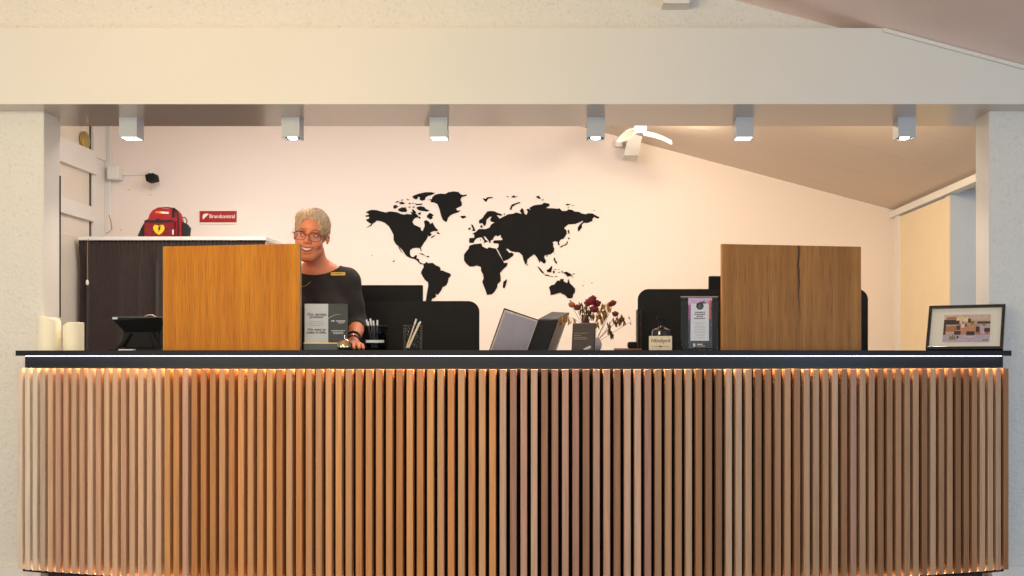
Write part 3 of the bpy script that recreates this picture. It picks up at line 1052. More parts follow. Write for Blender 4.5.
# Brandcentral sign
ys = YB - 0.012
sb = ys / F
x0, x1, z0, z1 = (198.8 - PX) * sb, (237.5 - PX) * sb, EYE + (PY - 223.9) * sb, EYE + (PY - 210) * sb
sign = thing('fire_alarm_sign', 'red rectangular sign with white lettering screwed to the back wall', 'sign', ((x0 + x1) / 2, ys, z0))
MB().box(x0, x1, ys, YB - .0005, z0, z1, bev=.002).build('backing_plate', m_whitemark, sign)
MB().box(x0 + .006, x1 - .006, ys - .002, ys, z0 + .012, z1 - .008).build('red_face', m_signred, sign)
text('lettering', 'Brandcentral', 0.044, facing((x0 + x1) / 2 + .033, ys - .0022, (z0 + z1) / 2 + .004), m_whitemark, sign, bold=.0004, sx=.92)
mb = MB()
cxs, czs = (203.2 - PX) * sb, EYE + (PY - 219.2) * sb
pl = [(203, 219.7), (202.6, 217.2), (203.1, 214.8), (204.6, 213.8), (206.6, 213.5), (208.9, 213.9)]
mb.prism([((u - PX) * sb, ys - .0025, EYE + (PY - v) * sb) for u, v in pl], (0, .001, 0))
mb.build('flame_emblem', m_whitemark, sign)

# security camera with junction box
yk = YB
kb = lambda u, v, y=8.45: P(u, v, y)
jb = thing('security_camera', 'small black camera on a white wall bracket fed by a white junction box', 'security camera', kb(127, 174))
a, b = kb(109.5, 180), kb(120.8, 167)
MB().box(a.x, b.x, 8.40, YB - .0005, a.z, b.z, bev=.006).build('junction_box', m_white, jb)
a, b = kb(120.8, 174.6), kb(146, 172.4)
MB().box(a.x, b.x, 8.485, YB - .0005, a.z, b.z, bev=.002).build('cable_conduit', m_white, jb)
mb = MB()
c = kb(150, 172.5)
mb.ell((c.x, 8.455, c.z), (.03, .045, .022), 16, 10)
mb.build('mounting_base', m_white, jb, True)
M = Matrix.Translation(kb(152, 178, 8.36)) @ Matrix.Rotation(math.radians(-12), 4, 'Y')
mb = MB().box(-.038, .038, -.05, .06, -.032, .028, M=M, bev=.012)
mb.tube([kb(149, 173.5, 8.44), kb(150.5, 176, 8.38)], .01)
mb.build('camera_body', m_blackpl, jb, True)
MB().ell(kb(153, 178.5, 8.31), (.014, .008, .014)).build('lens', m_blackpl, jb, True)

# wall plugs
for (u, v, w_) in ((128.7, 190, 'below the junction box'), (150.5, 189.4, 'right below the security camera'), (150.6, 195.2, 'lower one below the security camera'), (121.3, 230, 'just above the cabinet top')):
    c = P(u, v, YB)
    o = MB().lathe([(.0065, 0), (.0065, .004), (.003, .005)], (c.x, YB - .0002, c.z), 12, M=Matrix.Rotation(PI / 2, 4, 'X')).build('wall_plug', m_yellow)
    tag(o, 'tiny yellow plug in the back wall, ' + w_, 'wall plug', 'yellow wall plugs')

# alarm bell on the side wall
c = Vector((-3.735, 8.085, EYE + 215.5 / F * 8.085))
bell = thing('alarm_bell', 'round brass bell high on the left side wall beside the beam', 'alarm bell', c)
MB().lathe([(.068, -.008), (.072, .0), (.070, .010), (.055, .018), (.025, .022), (.002, .023)], c, 28, M=Matrix.Rotation(PI / 2, 4, 'Y')).build('gong', m_brass, bell, True)
MB().lathe([(.03, -.0148), (.03, -.008)], c, 16, M=Matrix.Rotation(PI / 2, 4, 'Y')).build('mount', m_white, bell, True)

# pull cord
c = Vector(((87.3 - PX) / F * 7.84, 7.84, 0))
zb_ = EYE + (PY - 285) / F * 7.84
cord = thing('pull_cord', 'thin light pull cord with a small white knob hanging before the curtain', 'pull cord', (c.x, c.y, zb_))
MB().tube([(c.x, YC - .034, zc - .002), (c.x + .002, c.y, zc - .03), (c.x, c.y, zb_ + .03)], .0022, 6).build('string', mat('cord_tan', (176, 130, 96), .8, var=.1), cord, True)
MB().lathe([(.004, .04), (.009, .032), (.011, .012), (.007, 0)][::-1], (c.x, c.y, zb_), 14).build('knob', m_whitemark, cord, True)
# loose cable by the corner
o = MB().tube([P(109.3, 215, 8.47), P(111, 222, 8.47), P(111.8, 229, 8.47), P(109.5, 232, 8.47), P(106, 233.6, 8.47)], .004, 6).build('loose_cable', mat('cable_tan', (190, 140, 90), .7, var=.1), None, True)
tag(o, 'thin tan cable looping out of the trim in the back left corner', 'cable')

# ceiling lamp with leaf shades behind the beam
lc = Vector((0.62, 7.55, 2.73))
lamp = thing('leaf_lamp', 'white ceiling lamp with two leaf shaped shades below the ridge timber', 'ceiling lamp', lc)


def leaf(mb, p0, p1, w, droop, n=12):
    p0, p1 = Vector(p0), Vector(p1)
    d = (p1 - p0)
    side = (d.cross(Vector((0, 0, 1))).normalized() + Vector((0, 0, -.38))).normalized()
    V = []
    for lay in (0, 1):
        for i in range(n + 1):
            t = i / n
            c = p0 + d * t + Vector((0, 0, droop * math.sin(PI * t)))
            ww = w * math.sin(PI * (0.06 + 0.92 * t)) ** .7
            for k in (-1, 0, 1):
                V.append(c + side * ww * k + Vector((0, 0, -abs(k) * w * .35 + lay * .006)))
    off = 3 * (n + 1)
    Fc = []
    for i in range(n):
        for k in (0, 1):
            a = i * 3 + k
            Fc.append((a, a + 3, a + 4, a + 1))
            Fc.append((off + a, off + a + 1, off + a + 4, off + a + 3))
        for k in (0, 2):
            a = i * 3 + k
            Fc.append((a, off + a, off + a + 3, a + 3))
    mb.add(V, Fc)


ly = 7.75
A_ = P(643, 132, ly); B_ = P(672, 141.5, ly)
mb = MB(); leaf(mb, A_, B_, .065, .018); mb.build('leaf_shade', m_white, lamp, True)
A_ = P(637, 128.5, ly); B_ = P(617, 138, ly)
mb = MB(); leaf(mb, A_, B_, .065, .006); mb.build('leaf_shade', m_white, lamp, True)
c = P(640, 128, ly)
MB().box(c.x - .04, c.x + .045, ly - .04, ly + .04, c.z - .026, c.z + .02, bev=.008).build('glowing_core', mat('lamp_core', (255, 250, 240), .4, emit=3.5, ecol=(1, .90, .74)), lamp, True)
MB().tube([(c.x, ly, c.z + .018), (c.x + .006, ly, roof(c.x + .02) - .006)], .012).build('stem', m_white, lamp, True)
c = P(619, 143.5, 8.44)
o = MB().box(c.x - .03, c.x + .03, 8.43, YB - .0005, c.z - .025, c.z + .025, bev=.003).build('cable_box', m_white)
tag(o, 'small square white cable box on the back wall beside the ridge timber', 'cable box')

pl_ = bpy.data.lights.new('ceiling_glow', 'POINT')
pl_.energy = 19
pl_.color = (1.0, 0.80, 0.56)
pl_.shadow_soft_size = 0.05
po = bpy.data.objects.new('ceiling_glow', pl_)
COL.objects.link(po)
po.location = (0.79, 7.36, roof(.79) - .035)

# ------------------------------------------------------------------ staff desk behind, with screens and monitors
wt = thing('staff_desk', 'low black staff desk standing behind the reception counter', 'desk', (0, 5.75, 0))
MB().box(-1.9, 1.85, 5.35, 6.15, .715, .74, bev=.004).build('desktop', m_black, wt)
for x in (-1.8, -.1, 1.75):
    for y in (5.42, 6.08):
        MB().box(x - .025, x + .025, y - .025, y + .025, 0, .715).build('leg', m_black, wt)


def rounded(mb, x0, x1, z0, z1, y0, y1, r):
    pts = [(x0, z0), (x1, z0)]
    for k in range(9):
        t = k / 8 * PI / 2
        pts.append((x1 - r + r * math.cos(t), z1 - r + r * math.sin(t)))
    for k in range(9):
        t = PI / 2 + k / 8 * PI / 2
        pts.append((x0 + r + r * math.cos(t), z1 - r + r * math.sin(t)))
    mb.prism([(x, y0, z) for x, z in pts], (0, y1 - y0, 0))


def dscreen(pl, pr, pt, y, label):
    x0, x1, z1 = (pl - PX) / F * y, (pr - PX) / F * y, EYE + (PY - pt) / F * y
    t = thing('desk_screen', label, 'desk screen', ((x0 + x1) / 2, y, .74), 0, 'black rounded desk screens')
    mb = MB()
    rounded(mb, x0, x1, .76, z1, y, y + .028, .055)
    mb.build('felt_panel', m_matte, t)
    for x in (x0 + .2, x1 - .2):
        MB().box(x - .02, x + .02, y - .03, y + .06, .74, .765).build('foot', m_blackpl, t)


dscreen(255, 479, 301, 5.4, 'black rounded desk screen behind the receptionist and the pen cups')
dscreen(638, 868, 289, 5.4, 'black rounded desk screen behind the pump bottle and right privacy panel')


def monitor(pl, pr, pt, y, label):
    x0, x1, z1 = (pl - PX) / F * y, (pr - PX) / F * y, EYE + (PY - pt) / F * y
    xm = (x0 + x1) / 2
    t = thing('computer_monitor', label, 'monitor', (xm, y, .74), 0, 'black computer monitors seen from behind')
    MB().box(x0, x1, y, y + .03, z1 - .34, z1, bev=.004).build('screen_housing', m_blackpl, t)
    MB().box(x0 + .01, x1 - .01, y + .03, y + .031, z1 - .33, z1 - .01).build('display', m_blackpl, t)
    MB().box(xm - .03, xm + .03, y - .03, y, .75, z1 - .12, bev=.004).build('stand_post', m_blackpl, t)
    MB().box(xm - .12, xm + .12, y - .1, y + .1, .74, .752, bev=.003).build('stand_base', m_blackpl, t)


monitor(330, 422.5, 285, 5.6, 'black computer monitor rising just right of the receptionist')
monitor(709, 800, 276, 5.6, 'black computer monitor mostly hidden behind the right privacy panel')
# wire file rack
t = thing('wire_file_rack', 'thin dark wire rack peeking out left of the right desk screen', 'file rack', P(640, 350, 5.36))
t.location.z = .74
mb = MB()
zt_ = EYE + (PY - 310) / F * 5.36
for u in (636.4, 640.5):
    for yy in (5.30, 5.37):
        x = (u - PX) / F * 5.36
        mb.tube([(x, yy, .74), (x, yy, zt_)], .0022, 6)
mb.build('upright', m_wire, t, True)
mb = MB()
for v in (310.5, 313, 324, 335, 346):
    z = EYE + (PY - v) / F * 5.36
    a, b = (636.4 - PX) / F * 5.36, (640.5 - PX) / F * 5.36
    mb.tube([(a, 5.30, z), (b, 5.30, z), (b, 5.37, z), (a, 5.37, z)], .002, 6, closed=True)
mb.build('rung', m_wire, t, True)

# ------------------------------------------------------------------ candles
def candle(u0, u1, vt, y, slope, label):
    s = y / F
    x, r = ((u0 + u1) / 2 - PX) * s, (u1 - u0) / 2 * s
    zt2 = EYE + (PY - vt) * s
    t = thing('pillar_candle', label, 'candle', (x, y, ZT), 0, 'cream pillar candles on the left end')
    seg = 40
    V, Fc = [], []
    rows = [(1, ZT, 0), (1, None, 0), (.93, None, .002), (.6, None, -.012), (.1, None, -.016)]
    for fr, zz_, dz in rows:
        for k in range(seg):
            a = 2 * PI * k / seg
            px_, py_ = math.cos(a) * fr, math.sin(a) * fr
            if zz_ is None:
                dip = max(0, px_ * slope) ** 1.6 * .022
                z = zt2 - dip + dz
            else:
                z = zz_
            V.append((x + px_ * r, y + py_ * r, z))
    for i in range(len(rows) - 1):
        for k in range(seg):
            l = (k + 1) % seg
            Fc.append((i * seg + k, i * seg + l, (i + 1) * seg + l, (i + 1) * seg + k))
    Fc.append(tuple(range(seg - 1, -1, -1)))
    Fc.append(tuple((len(rows) - 1) * seg + k for k in range(seg)))
    mb = MB(); mb.add(V, Fc)
    mb.build('wax_body', m_candle, t, True)
    MB().tube([(x, y, zt2 - .017), (x + .001, y, zt2 - .004)], .0013, 6).build('wick', m_wick, t, True)


candle(39, 60, 317.2, 4.93, 1.0, 'taller cream pillar candle at the left end of the counter')
candle(64, 83.3, 322.8, 4.95, -1.0, 'shorter cream pillar candle, in front of the curtain edge')

# ------------------------------------------------------------------ payment terminal / tablet seen from behind
Yt = 4.88
t = thing('tablet_terminal', 'black tablet terminal on a stand seen from behind, left of the oak panel', 'terminal', P(140, 350, Yt))
t.location.z = ZT
mb = MB()
prof = [(112.5, 317.6), (113.5, 320.5), (127, 334), (160, 334), (164.5, 321), (161, 317.6)]
f0 = [P(u, v, Yt - .05 if v < 325 else Yt + .02) for u, v in prof]
V = f0 + [p + Vector((0, .016, .006)) for p in f0]
n = len(f0)
mb.add(V, [tuple(range(n)), tuple(range(2 * n - 1, n - 1, -1))] + [(i, i + n, (i + 1) % n + n, (i + 1) % n) for i in range(n)])
mb.build('tablet', m_blackpl, t)
mb = MB()
mb.tube([P(130, 333, Yt + .01), P(122, 345, Yt), P(116, 349.5, Yt)], [.012, .012, .008], 10)
mb.tube([P(152, 333, Yt + .01), P(156, 345, Yt), P(158, 349.5, Yt)], [.012, .012, .008], 10)
mb.build('stand_leg', m_blackpl, t, True)
a = P(124, 345, Yt + .02); b = P(160, 330, Yt + .02)
MB().box(a.x, b.x, Yt + .01, Yt + .07, ZT + .01, b.z, bev=.006).build('card_reader', m_blackpl, t)
a, b = P(114, 350, Yt), P(162, 350, Yt)
MB().box(a.x, b.x, Yt - .06, Yt + .09, ZT, ZT + .008, bev=.003).build('base', m_blackpl, t)
mb = MB()
pts_ = []
for k in range(9):
    u = 144 + 18 * k / 8
    v = 317 - 2.0 * math.sin(PI * min(1, k / 5.5)) + (max(0, k - 4) ** 2) * .22
    pts_.append(P(u, v, Yt - .03))
mb.tube(pts_, .0028, 8)
mb.build('highlight_curve', mat('highlight_pale', (214, 190, 170), .3, metal=.6, var=.05), t, True)  # pale tube in place of the highlight along the handset's curve
a, b = P(112.6, 319.3, Yt - .055), P(117.5, 317.3, Yt - .055)
MB().box(a.x, b.x, Yt - .058, Yt - .05, a.z, b.z).build('corner_tab', mat('tab_silver', (190, 196, 210), .3, var=.03), t)
c = P(127, 349.5, 4.78)
o = MB().box(c.x - .034, c.x + .034, 4.765, 4.80, ZT, ZT + .006, bev=.0015).build('paper_slip', m_paper)
tag(o, 'folded white paper slip lying in front of the black tablet terminal', 'paper')

# ------------------------------------------------------------------ leaflet stand with two leaflets
Yl = 4.66
sl = Yl / F
def L(u, v): return (u - PX) * sl, EYE + (PY - v) * sl
xa, xb = L(304.6, 0)[0], L(343.5, 0)[0]
t = thing('leaflet_stand', 'clear stand holding a grey and a black leaflet next to the service bell', 'leaflet stand', ((xa + xb) / 2, Yl, ZT))
MB().box(xa - .002, xb + .002, Yl - .012, Yl + .05, ZT, L(0, 343.2)[1], bev=.003).build('base_block', mat('smoky_base', (72, 76, 80), .25, var=.1), t)
MB().box(xa - .001, xb + .001, Yl - .013, Yl - .011, L(0, 343.6)[1], L(0, 342.6)[1]).build('brass_line', m_gold, t)
xm = L(328.2, 0)[0]
zl0, zl1 = L(0, 343)[1], L(0, 303.8)[1]
g = MB().box(xa, xm, Yl, Yl + .004, zl0, zl1).build('grey_leaflet', m_papergrey, t)
g2 = MB().box(xm, xb + .019, Yl, Yl + .004, zl0, zl1).build('black_leaflet', m_navy, t)
MB().box(xa - .001, xb + .02, Yl - .003, Yl - .002, zl0, zl1 + .002).build('acrylic_sheet', m_clear, t)
MB().box(xa - .001, xb + .02, Yl + .005, Yl + .008, ZT, zl1 + .001).build('back_sheet', m_blackpl, t)
gx = (xa + xm) / 2
yf = Yl - .0006
for s, v, size in (('Our service', 314.4, .0175), ('promise!', 317.0, .0175), ('We want to', 329.6, .0165), ('make it right.', 332.4, .0165)):
    text('lettering', s, size, facing(gx, yf, L(0, v)[1]), m_ink, g, bold=.0003, shear=.2)
mb = MB()
for v, w in ((321.5, .062), (323.6, .086), (325.6, .064)):
    M = facing(gx, yf, L(0, v)[1])
    x = -w / 2
    while x < w / 2 - .004:
        ww = rng.uniform(.005, .012)
        bar(mb, M, x, min(x + ww, w / 2), -.0016, .0014)
        x += ww + .0025
mb.build('small_print', m_inklight, g)
gx = (xm + xb + .019) / 2
mb = MB()
pts_ = [P(u, v, Yl - .001) for u, v in ((328.6, 318.4), (331, 316.6), (334, 315.2), (337.5, 314.4), (341, 314.3))]
mb.tube(pts_, [.0012, .0011, .0009, .0006, .0003], 6)
mb.build('arc_emblem', m_inkwhite, g2, True)
mb = MB()
for v, xs_, w, hh in ((321, -.03, .014, .0028), (321, -.008, .042, .0022), (322.8, .0, .03, .0016), (330.6, -.03, .06, .0014), (332.2, -.025, .05, .0014), (333.6, -.02, .042, .0014)):
    M = facing(gx, yf, L(0, v)[1])
    x = xs_
    while x < xs_ + w - .003:
        ww = rng.uniform(.004, .01)
        bar(mb, M, x, min(x + ww, xs_ + w), -hh, hh)
        x += ww + .002
mb.build('small_print', m_inkwhite, g2)

# ------------------------------------------------------------------ service bell
Yb = 4.60
bx = (344.6 - PX) / F * Yb
t = thing('service_bell', 'chrome and brass service bell beside the receptionist\'s hand', 'service bell', (bx, Yb, ZT))
MB().lathe([(.030, 0), (.032, .003), (.032, .008), (.028, .011), (.012, .013)], (bx, Yb, ZT), 28).build('base', m_blackpl, t, True)
MB().lathe([(.034, .012), (.0345, .014), (.033, .024), (.028, .036), (.019, .046), (.008, .051), (.0005, .052)], (bx, Yb, ZT), 36).build('dome', mat('bell_metal', (206, 186, 150), .14, metal=1.0, var=.05), t, True)
MB().lathe([(.0022, .05), (.0022, .062), (.0042, .064), (.0042, .067), (.001, .0685)], (bx, Yb, ZT), 14).build('plunger', m_chrome, t, True)

# ------------------------------------------------------------------ pen cups
m_smoke = glass('smoky_glass', (.42, .42, .43), 0.12)


def cup(u0, u1, vt, y, label, pens, strip):
    s = y / F
    x, r = ((u0 + u1) / 2 - PX) * s, (u1 - u0) / 2 * s
    zt3 = EYE + (PY - vt) * s
    t = thing('pen_cup', label, 'pen cup', (x, y, ZT), 0, 'clear pen cups on the counter')
    MB().lathe([(r * .96, 0), (r, .004), (r, zt3 - ZT), (r - .002, zt3 - ZT), (r - .002, .006), (.001, .006)], (x, y, ZT), 32, cap=False).build('glass', m_smoke if strip else m_clear, t, True)
    mb = MB()
    ring = [(x + r * math.cos(2 * PI * k / 32), y + r * math.sin(2 * PI * k / 32), zt3) for k in range(32)]
    mb.tube(ring, .0008, 6, closed=True)
    mb.build('rim', mat('rim_' + str(u0), (92, 78, 70), .4, var=.05), t, True)
    if strip:
        mb = MB()
        V = []
        for z in (ZT + .034, ZT + .046):
            for k in range(13):
                a = -PI / 2 - .9 + 1.8 * k / 12
                V.append((x + (r + .0006) * math.cos(a), y + (r + .0006) * math.sin(a), z))
                V.append((x + (r + .0014) * math.cos(a), y + (r + .0014) * math.sin(a), z))
        Fc = []
        for k in range(12):
            a = 2 * k
            Fc += [(a + 1, a + 3, 26 + a + 3, 26 + a + 1), (a, 26 + a, 26 + a + 2, a + 2), (a, a + 2, a + 3, a + 1), (26 + a, 26 + a + 1, 26 + a + 3, 26 + a + 2)]
        mb.add(V, Fc)
        mb.build('label_strip', m_papergrey, t)
    for k, (du0, du1, dv, lab) in enumerate(pens):
        b = Vector((x + du0 * s, y + rng.uniform(-.015, .015), ZT + .012))
        e = Vector((x + du1 * s, y + rng.uniform(-.015, .015), EYE + (PY - dv) * s))
        p = thing('pen', lab, 'pen', b, 0, 'white pens in the ' + ('left' if strip else 'right') + ' cup')
        d_ = (e - b)
        MB().tube([b, b + d_ * .82], .0033 if strip else .0028, 8).build('barrel', m_kraft if not strip else m_paper, p, True)
        MB().tube([b + d_ * .82, e], [.0042, .0038], 8).build('cap', m_paper, p, True)
        q = p
    return t


cup(365, 387.5, 326, 4.66, 'clear pen cup with a paper strip, nearest the receptionist\'s hand',
    [(-3, -10, 319.6, 'white pen leaning furthest left in the strip-labelled cup'),
     (-1, -6.5, 318.5, 'tallest white pen, second from left in the strip-labelled cup'),
     (-4, -8, 321.5, 'short white pen between the two leftmost in the strip-labelled cup'),
     (0, -3, 320.6, 'white pen in the middle of the strip-labelled cup'),
     (1, 1.6, 320.2, 'upright white pen, rightmost in the strip-labelled cup')], True)
cup(403.2, 422.6, 325.6, 4.68, 'clear pen cup without label holding long pens, right of the other cup',
    [(-7, 3.4, 319, 'long white pen ending highest in the unlabelled cup'),
     (-4, 8.0, 321.5, 'long white pen leaning furthest right in the unlabelled cup'),
     (-5.5, 6.2, 322.5, 'long white pen between two others in the unlabelled cup')], False)

# ------------------------------------------------------------------ open binder
t = thing('open_binder', 'open black binder with a grey inside cover standing tilted on the counter', 'binder', P(530, 350.5, 4.72))
t.location.z = ZT


def Q(u, v, y):
    p = P(u, v, y)
    p.z = max(p.z, ZT) if v < 349.5 else ZT
    return p


def plate(corners, nrm, name, m, par):
    c = [Vector(p) for p in corners]
    n = Vector(nrm)
    V = c + [p + n for p in c]
    mb = MB()
    mb.add(V, [(0, 1, 2, 3), (7, 6, 5, 4), (0, 4, 5, 1), (1, 5, 6, 2), (2, 6, 7, 3), (3, 7, 4, 0)])
    return mb.build(name, m, par)


A0, A1 = Q(489, 350.4, 4.64), Q(504, 308, 4.64)
B0, B1 = Q(527.5, 350.4, 4.76), Q(538.6, 319.8, 4.76)
cv = plate([A0, B0, B1, A1], (0.002, .007, 0), 'front_cover', m_black, t)


def mix(a, b, f): return a + (b - a) * f


def inset(c, l, r, b_, tt, dy):
    f = lambda u, v: mix(mix(c[0], c[1], u), mix(c[3], c[2], u), v) + Vector((0, dy, 0))
    return [f(l, b_), f(1 - r, b_), f(1 - r, 1 - tt), f(l, 1 - tt)]


plate(inset([A0, B0, B1, A1], .03, .01, 0.0, .03, -.0035), (0, .0035, 0), 'paper_liner', m_pages, cv)
plate(inset([A0, B0, B1, A1], .07, .035, 0.0, .075, -.0052), (0, .0016, 0), 'inside_sheet', m_binder, cv)
C0, C1 = Q(546.8, 350.4, 4.70), Q(557.5, 320, 4.70)
plate([B0 + Vector((.0, 0, 0)), C0, C1, B1], (0.004, .006, 0), 'spine', m_black, t)
D0, D1 = Q(555.5, 350.4, 4.86), Q(568.5, 313.6, 4.86)
plate([C0 + Vector((.002, .004, 0)), D0, D1, C1 + Vector((.002, .004, -.002))], (-.012, .01, 0), 'page_block', m_pages, t)
plate([D0 + Vector((.001, 0, 0)), D0 + Vector((.004, .0, 0)), D1 + Vector((.004, 0, .002)), D1 + Vector((.001, 0, .002))], (0, .008, 0), 'back_cover', m_black, t)
E1 = Q(552, 312.6, 4.9)
V = [B1 + Vector((0, .006, .0005)), C1 + Vector((0, .006, .0005)), D1 + Vector((.004, .008, .001)), E1]
V2 = [p + Vector((0, 0, .004)) for p in V]
mb = MB(); mb.add(V + V2, [(3, 2, 1, 0), (4, 5, 6, 7), (0, 1, 5, 4), (1, 2, 6, 5), (2, 3, 7, 6), (3, 0, 4, 7)])
mb.build('top_flap', mat('binder_top', (54, 44, 38), .6, var=.2, vscale=(60, 60, 60)), t)

# ------------------------------------------------------------------ small brown menu sign, vases, dried bouquet
Ym = 4.60
t = thing('menu_sign', 'small dark brown table sign with golden lines in front of the vases', 'table sign', P(583, 350, Ym))
t.location.z = ZT
c4 = [Q(571.4, 350.4, Ym), Q(594.8, 350.4, Ym), P(595.8, 323.4, Ym + .03), P(572.8, 323.8, Ym + .03)]
body = plate(c4, (0, .012, 0.003), 'board', m_brownsign, t)
plate(inset(c4, .965, 0, 0, 0, -.0006), (0, .0006, 0), 'dark_edge', m_black, t)
mb = MB()
for v, w0, w1 in ((.64, .09, .66), (.555, .09, .42), (.48, .09, .66), (.42, .09, .64)):
    x = w0
    while x < w1 - .03:
        ww = rng.uniform(.04, .1)
        q = inset(c4, x, 1 - min(x + ww, w1), v - .014, 1 - v - .014, -.0008)
        mb.add(q + [p + Vector((0, .0008, 0)) for p in q], [(0, 1, 2, 3), (0, 4, 5, 1), (1, 5, 6, 2), (2, 6, 7, 3), (3, 7, 4, 0)])
        x += ww + .025
mb.build('gold_lettering', m_goldink, t)
mb = MB()
for (u0, v0, u1, v1) in ((.52, .03, .66, .07), (.60, .05, .78, .12), (.70, .09, .83, .16)):
    q = inset(c4, u0, 1 - u1, v0, 1 - v1, -.0008)
    mb.add(q + [p + Vector((0, .0008, 0)) for p in q], [(0, 1, 2, 3), (0, 4, 5, 1), (1, 5, 6, 2), (2, 6, 7, 3), (3, 7, 4, 0)])
mb.build('white_emblem', m_inkwhite, t)

Yv = 4.74
sv = Yv / F
vx = (585.2 - PX) * sv
zt4 = EYE + (PY - 315) * sv
h = zt4 - ZT
t = thing('amber_vase', 'dark amber bottle vase whose neck shows above the brown menu sign', 'vase', (vx, Yv, ZT))
MB().lathe([(.034, 0), (.038, .006), (.038, h * .62), (.03, h * .74), (.019, h * .80), (.016, h * .95), (.0185, h * .96), (.0185, h), (.014, h), (.014, h * .8)], (vx, Yv, ZT), 28, cap=False).build('bottle', m_amber, t, True)
vx2 = (595.5 - PX) * sv
zt5 = EYE + (PY - 338) * sv
Yv2 = 4.83
vx2 = (594.5 - PX) / F * Yv2
h2 = EYE + (PY - 337.5) / F * Yv2 - ZT
o = MB().lathe([(.024, 0), (.032, .012), (.034, .03), (.028, h2 * .8), (.02, h2), (.016, h2), (.022, h2 * .7), (.001, .01)], (vx2, Yv2, ZT), 28, cap=False).build('pale_vase', m_vase, None, True)
tag(o, 'small pale round vase right behind the brown menu sign', 'vase')


def rose(mb, c, r):
    c = Vector(c)
    mb.ell(c, (r * .6, r * .6, r * .65), 10, 7, wob=.1)
    for ring, (n, rr, tilt) in enumerate(((5, .55, .9), (7, .85, .45))):
        for k in range(n):
            a = 2 * PI * k / n + ring * .5 + rng.uniform(-.2, .2)
            M = Matrix.Rotation(a, 4, 'Z') @ Matrix.Rotation(tilt, 4, 'Y')
            p = c + Vector((math.cos(a) * r * rr * .62, math.sin(a) * r * rr * .62, -r * .1 * ring + rng.uniform(-.1, .1) * r))
            mb.ell(p, (r * .18, r * .42, r * .48), 8, 6, M=M, wob=.12)


def dleaf(mb, c, ln, w, ang, mi=0):
    c = Vector(c)
    yaw = rng.uniform(-1, 1)
    M = Matrix.Rotation(yaw, 4, 'Z') @ Matrix.Rotation(ang, 4, 'Y')
    V = []
    n = 6
    for lay in (-1, 1):
        for i in range(n + 1):
            tt = i / n
            ww = w * math.sin(PI * (.05 + .9 * tt))
            for k in (-1, 0, 1):
                V.append(M @ Vector((ww * k, abs(k) * w * .5 + lay * .0004 + .25 * w * math.sin(tt * 5), -ln * (tt - .5))) + c)
    off = 3 * (n + 1)
    Fc = []
    for i in range(n):
        for k in (0, 1):
            a = i * 3 + k
            Fc.append((a, a + 1, a + 4, a + 3))
            Fc.append((off + a, off + a + 3, off + a + 4, off + a + 1))
        for k in (0, 2):
            a = i * 3 + k
            Fc.append((a, a + 3, off + a + 3, off + a))
    mb.add(V, Fc, mi)


bq = thing('dried_bouquet', 'dried bouquet of dark red roses and brown leaves behind the menu sign', 'dried flowers', (vx, Yv, zt4 - .03))
mouth1 = Vector((vx, Yv, zt4 - .05))
mouth2 = Vector((vx2, Yv2, ZT + h2 - .03))
roses = [(571.8, 304.7, 3.0, 1, 1), (577.2, 307.3, 3.1, 0, 1), (590, 301.5, 4.0, 0, 1), (592.8, 298.3, 3.2, 0, 1), (596.6, 303.4, 3.8, 0, 1), (594, 309, 3.8, 0, 1), (587.6, 303.4, 3.2, 0, 1),
         (613, 303, 3.1, 0, 2), (610.3, 304.6, 2.4, 0, 2), (615.3, 313.8, 2.9, 0, 2)]
for u, v, r, o_, m_ in roses:
    yy = (4.74 if m_ == 1 else 4.82) + rng.uniform(-.02, .02)
    c = P(u, v, yy)
    mb = MB()
    rose(mb, c, r * 1.5 * yy / F)
    fl = mb.build('rose', m_roseo if o_ else m_rose, bq, True, )
    mo = mouth1 if m_ == 1 else mouth2
    mid = (mo + c) / 2 + Vector((0, 0, -.012))
    MB().tube([mo, mid, c - Vector((0, 0, r * .4 * yy / F))], .0011, 6).build('stem', m_leafd, bq, True)
    # calyx leaflets
sprays = [  # (cu, cv, n, spread, mats, length px, vase)
    ('brown_leaf_spray', [(586, 307), (583, 310), (588, 312), (581, 306), (582, 313), (590, 314), (585, 316)], m_leafd, m_leaf, 6.5, .003, 1),
    ('ochre_leaf_spray', [(598, 311), (600, 316), (597, 319), (603, 307), (604, 312), (605, 317), (602, 321), (608, 306), (609, 310), (593, 317), (597, 325)], m_leafy, m_leaf, 6.5, .0042, 2),
    ('drooping_leaf_branch', [(614, 321), (616, 324), (619, 321), (620, 323), (623, 319.5), (624.5, 323), (621, 318.5), (618, 320)], m_leafd, m_leaf, 5.5, .0026, 2),
    ('hanging_leaf_cluster', [(609.5, 326), (610, 331), (611, 334), (612.3, 337), (608.5, 331)], m_leafd, m_leaf, 5.5, .0028, 2),
    ('small_leaf_twig', [(629.6, 318.6), (631.6, 323)], m_leafd, m_leaf, 3.6, .0024, 2),
    ('left_leaf_twig', [(559, 321.5), (562, 319.5), (565, 321), (567.5, 319), (569.5, 322), (574.6, 321), (560.5, 323)], m_leafy, m_leaf, 4.6, .0024, 1),
]
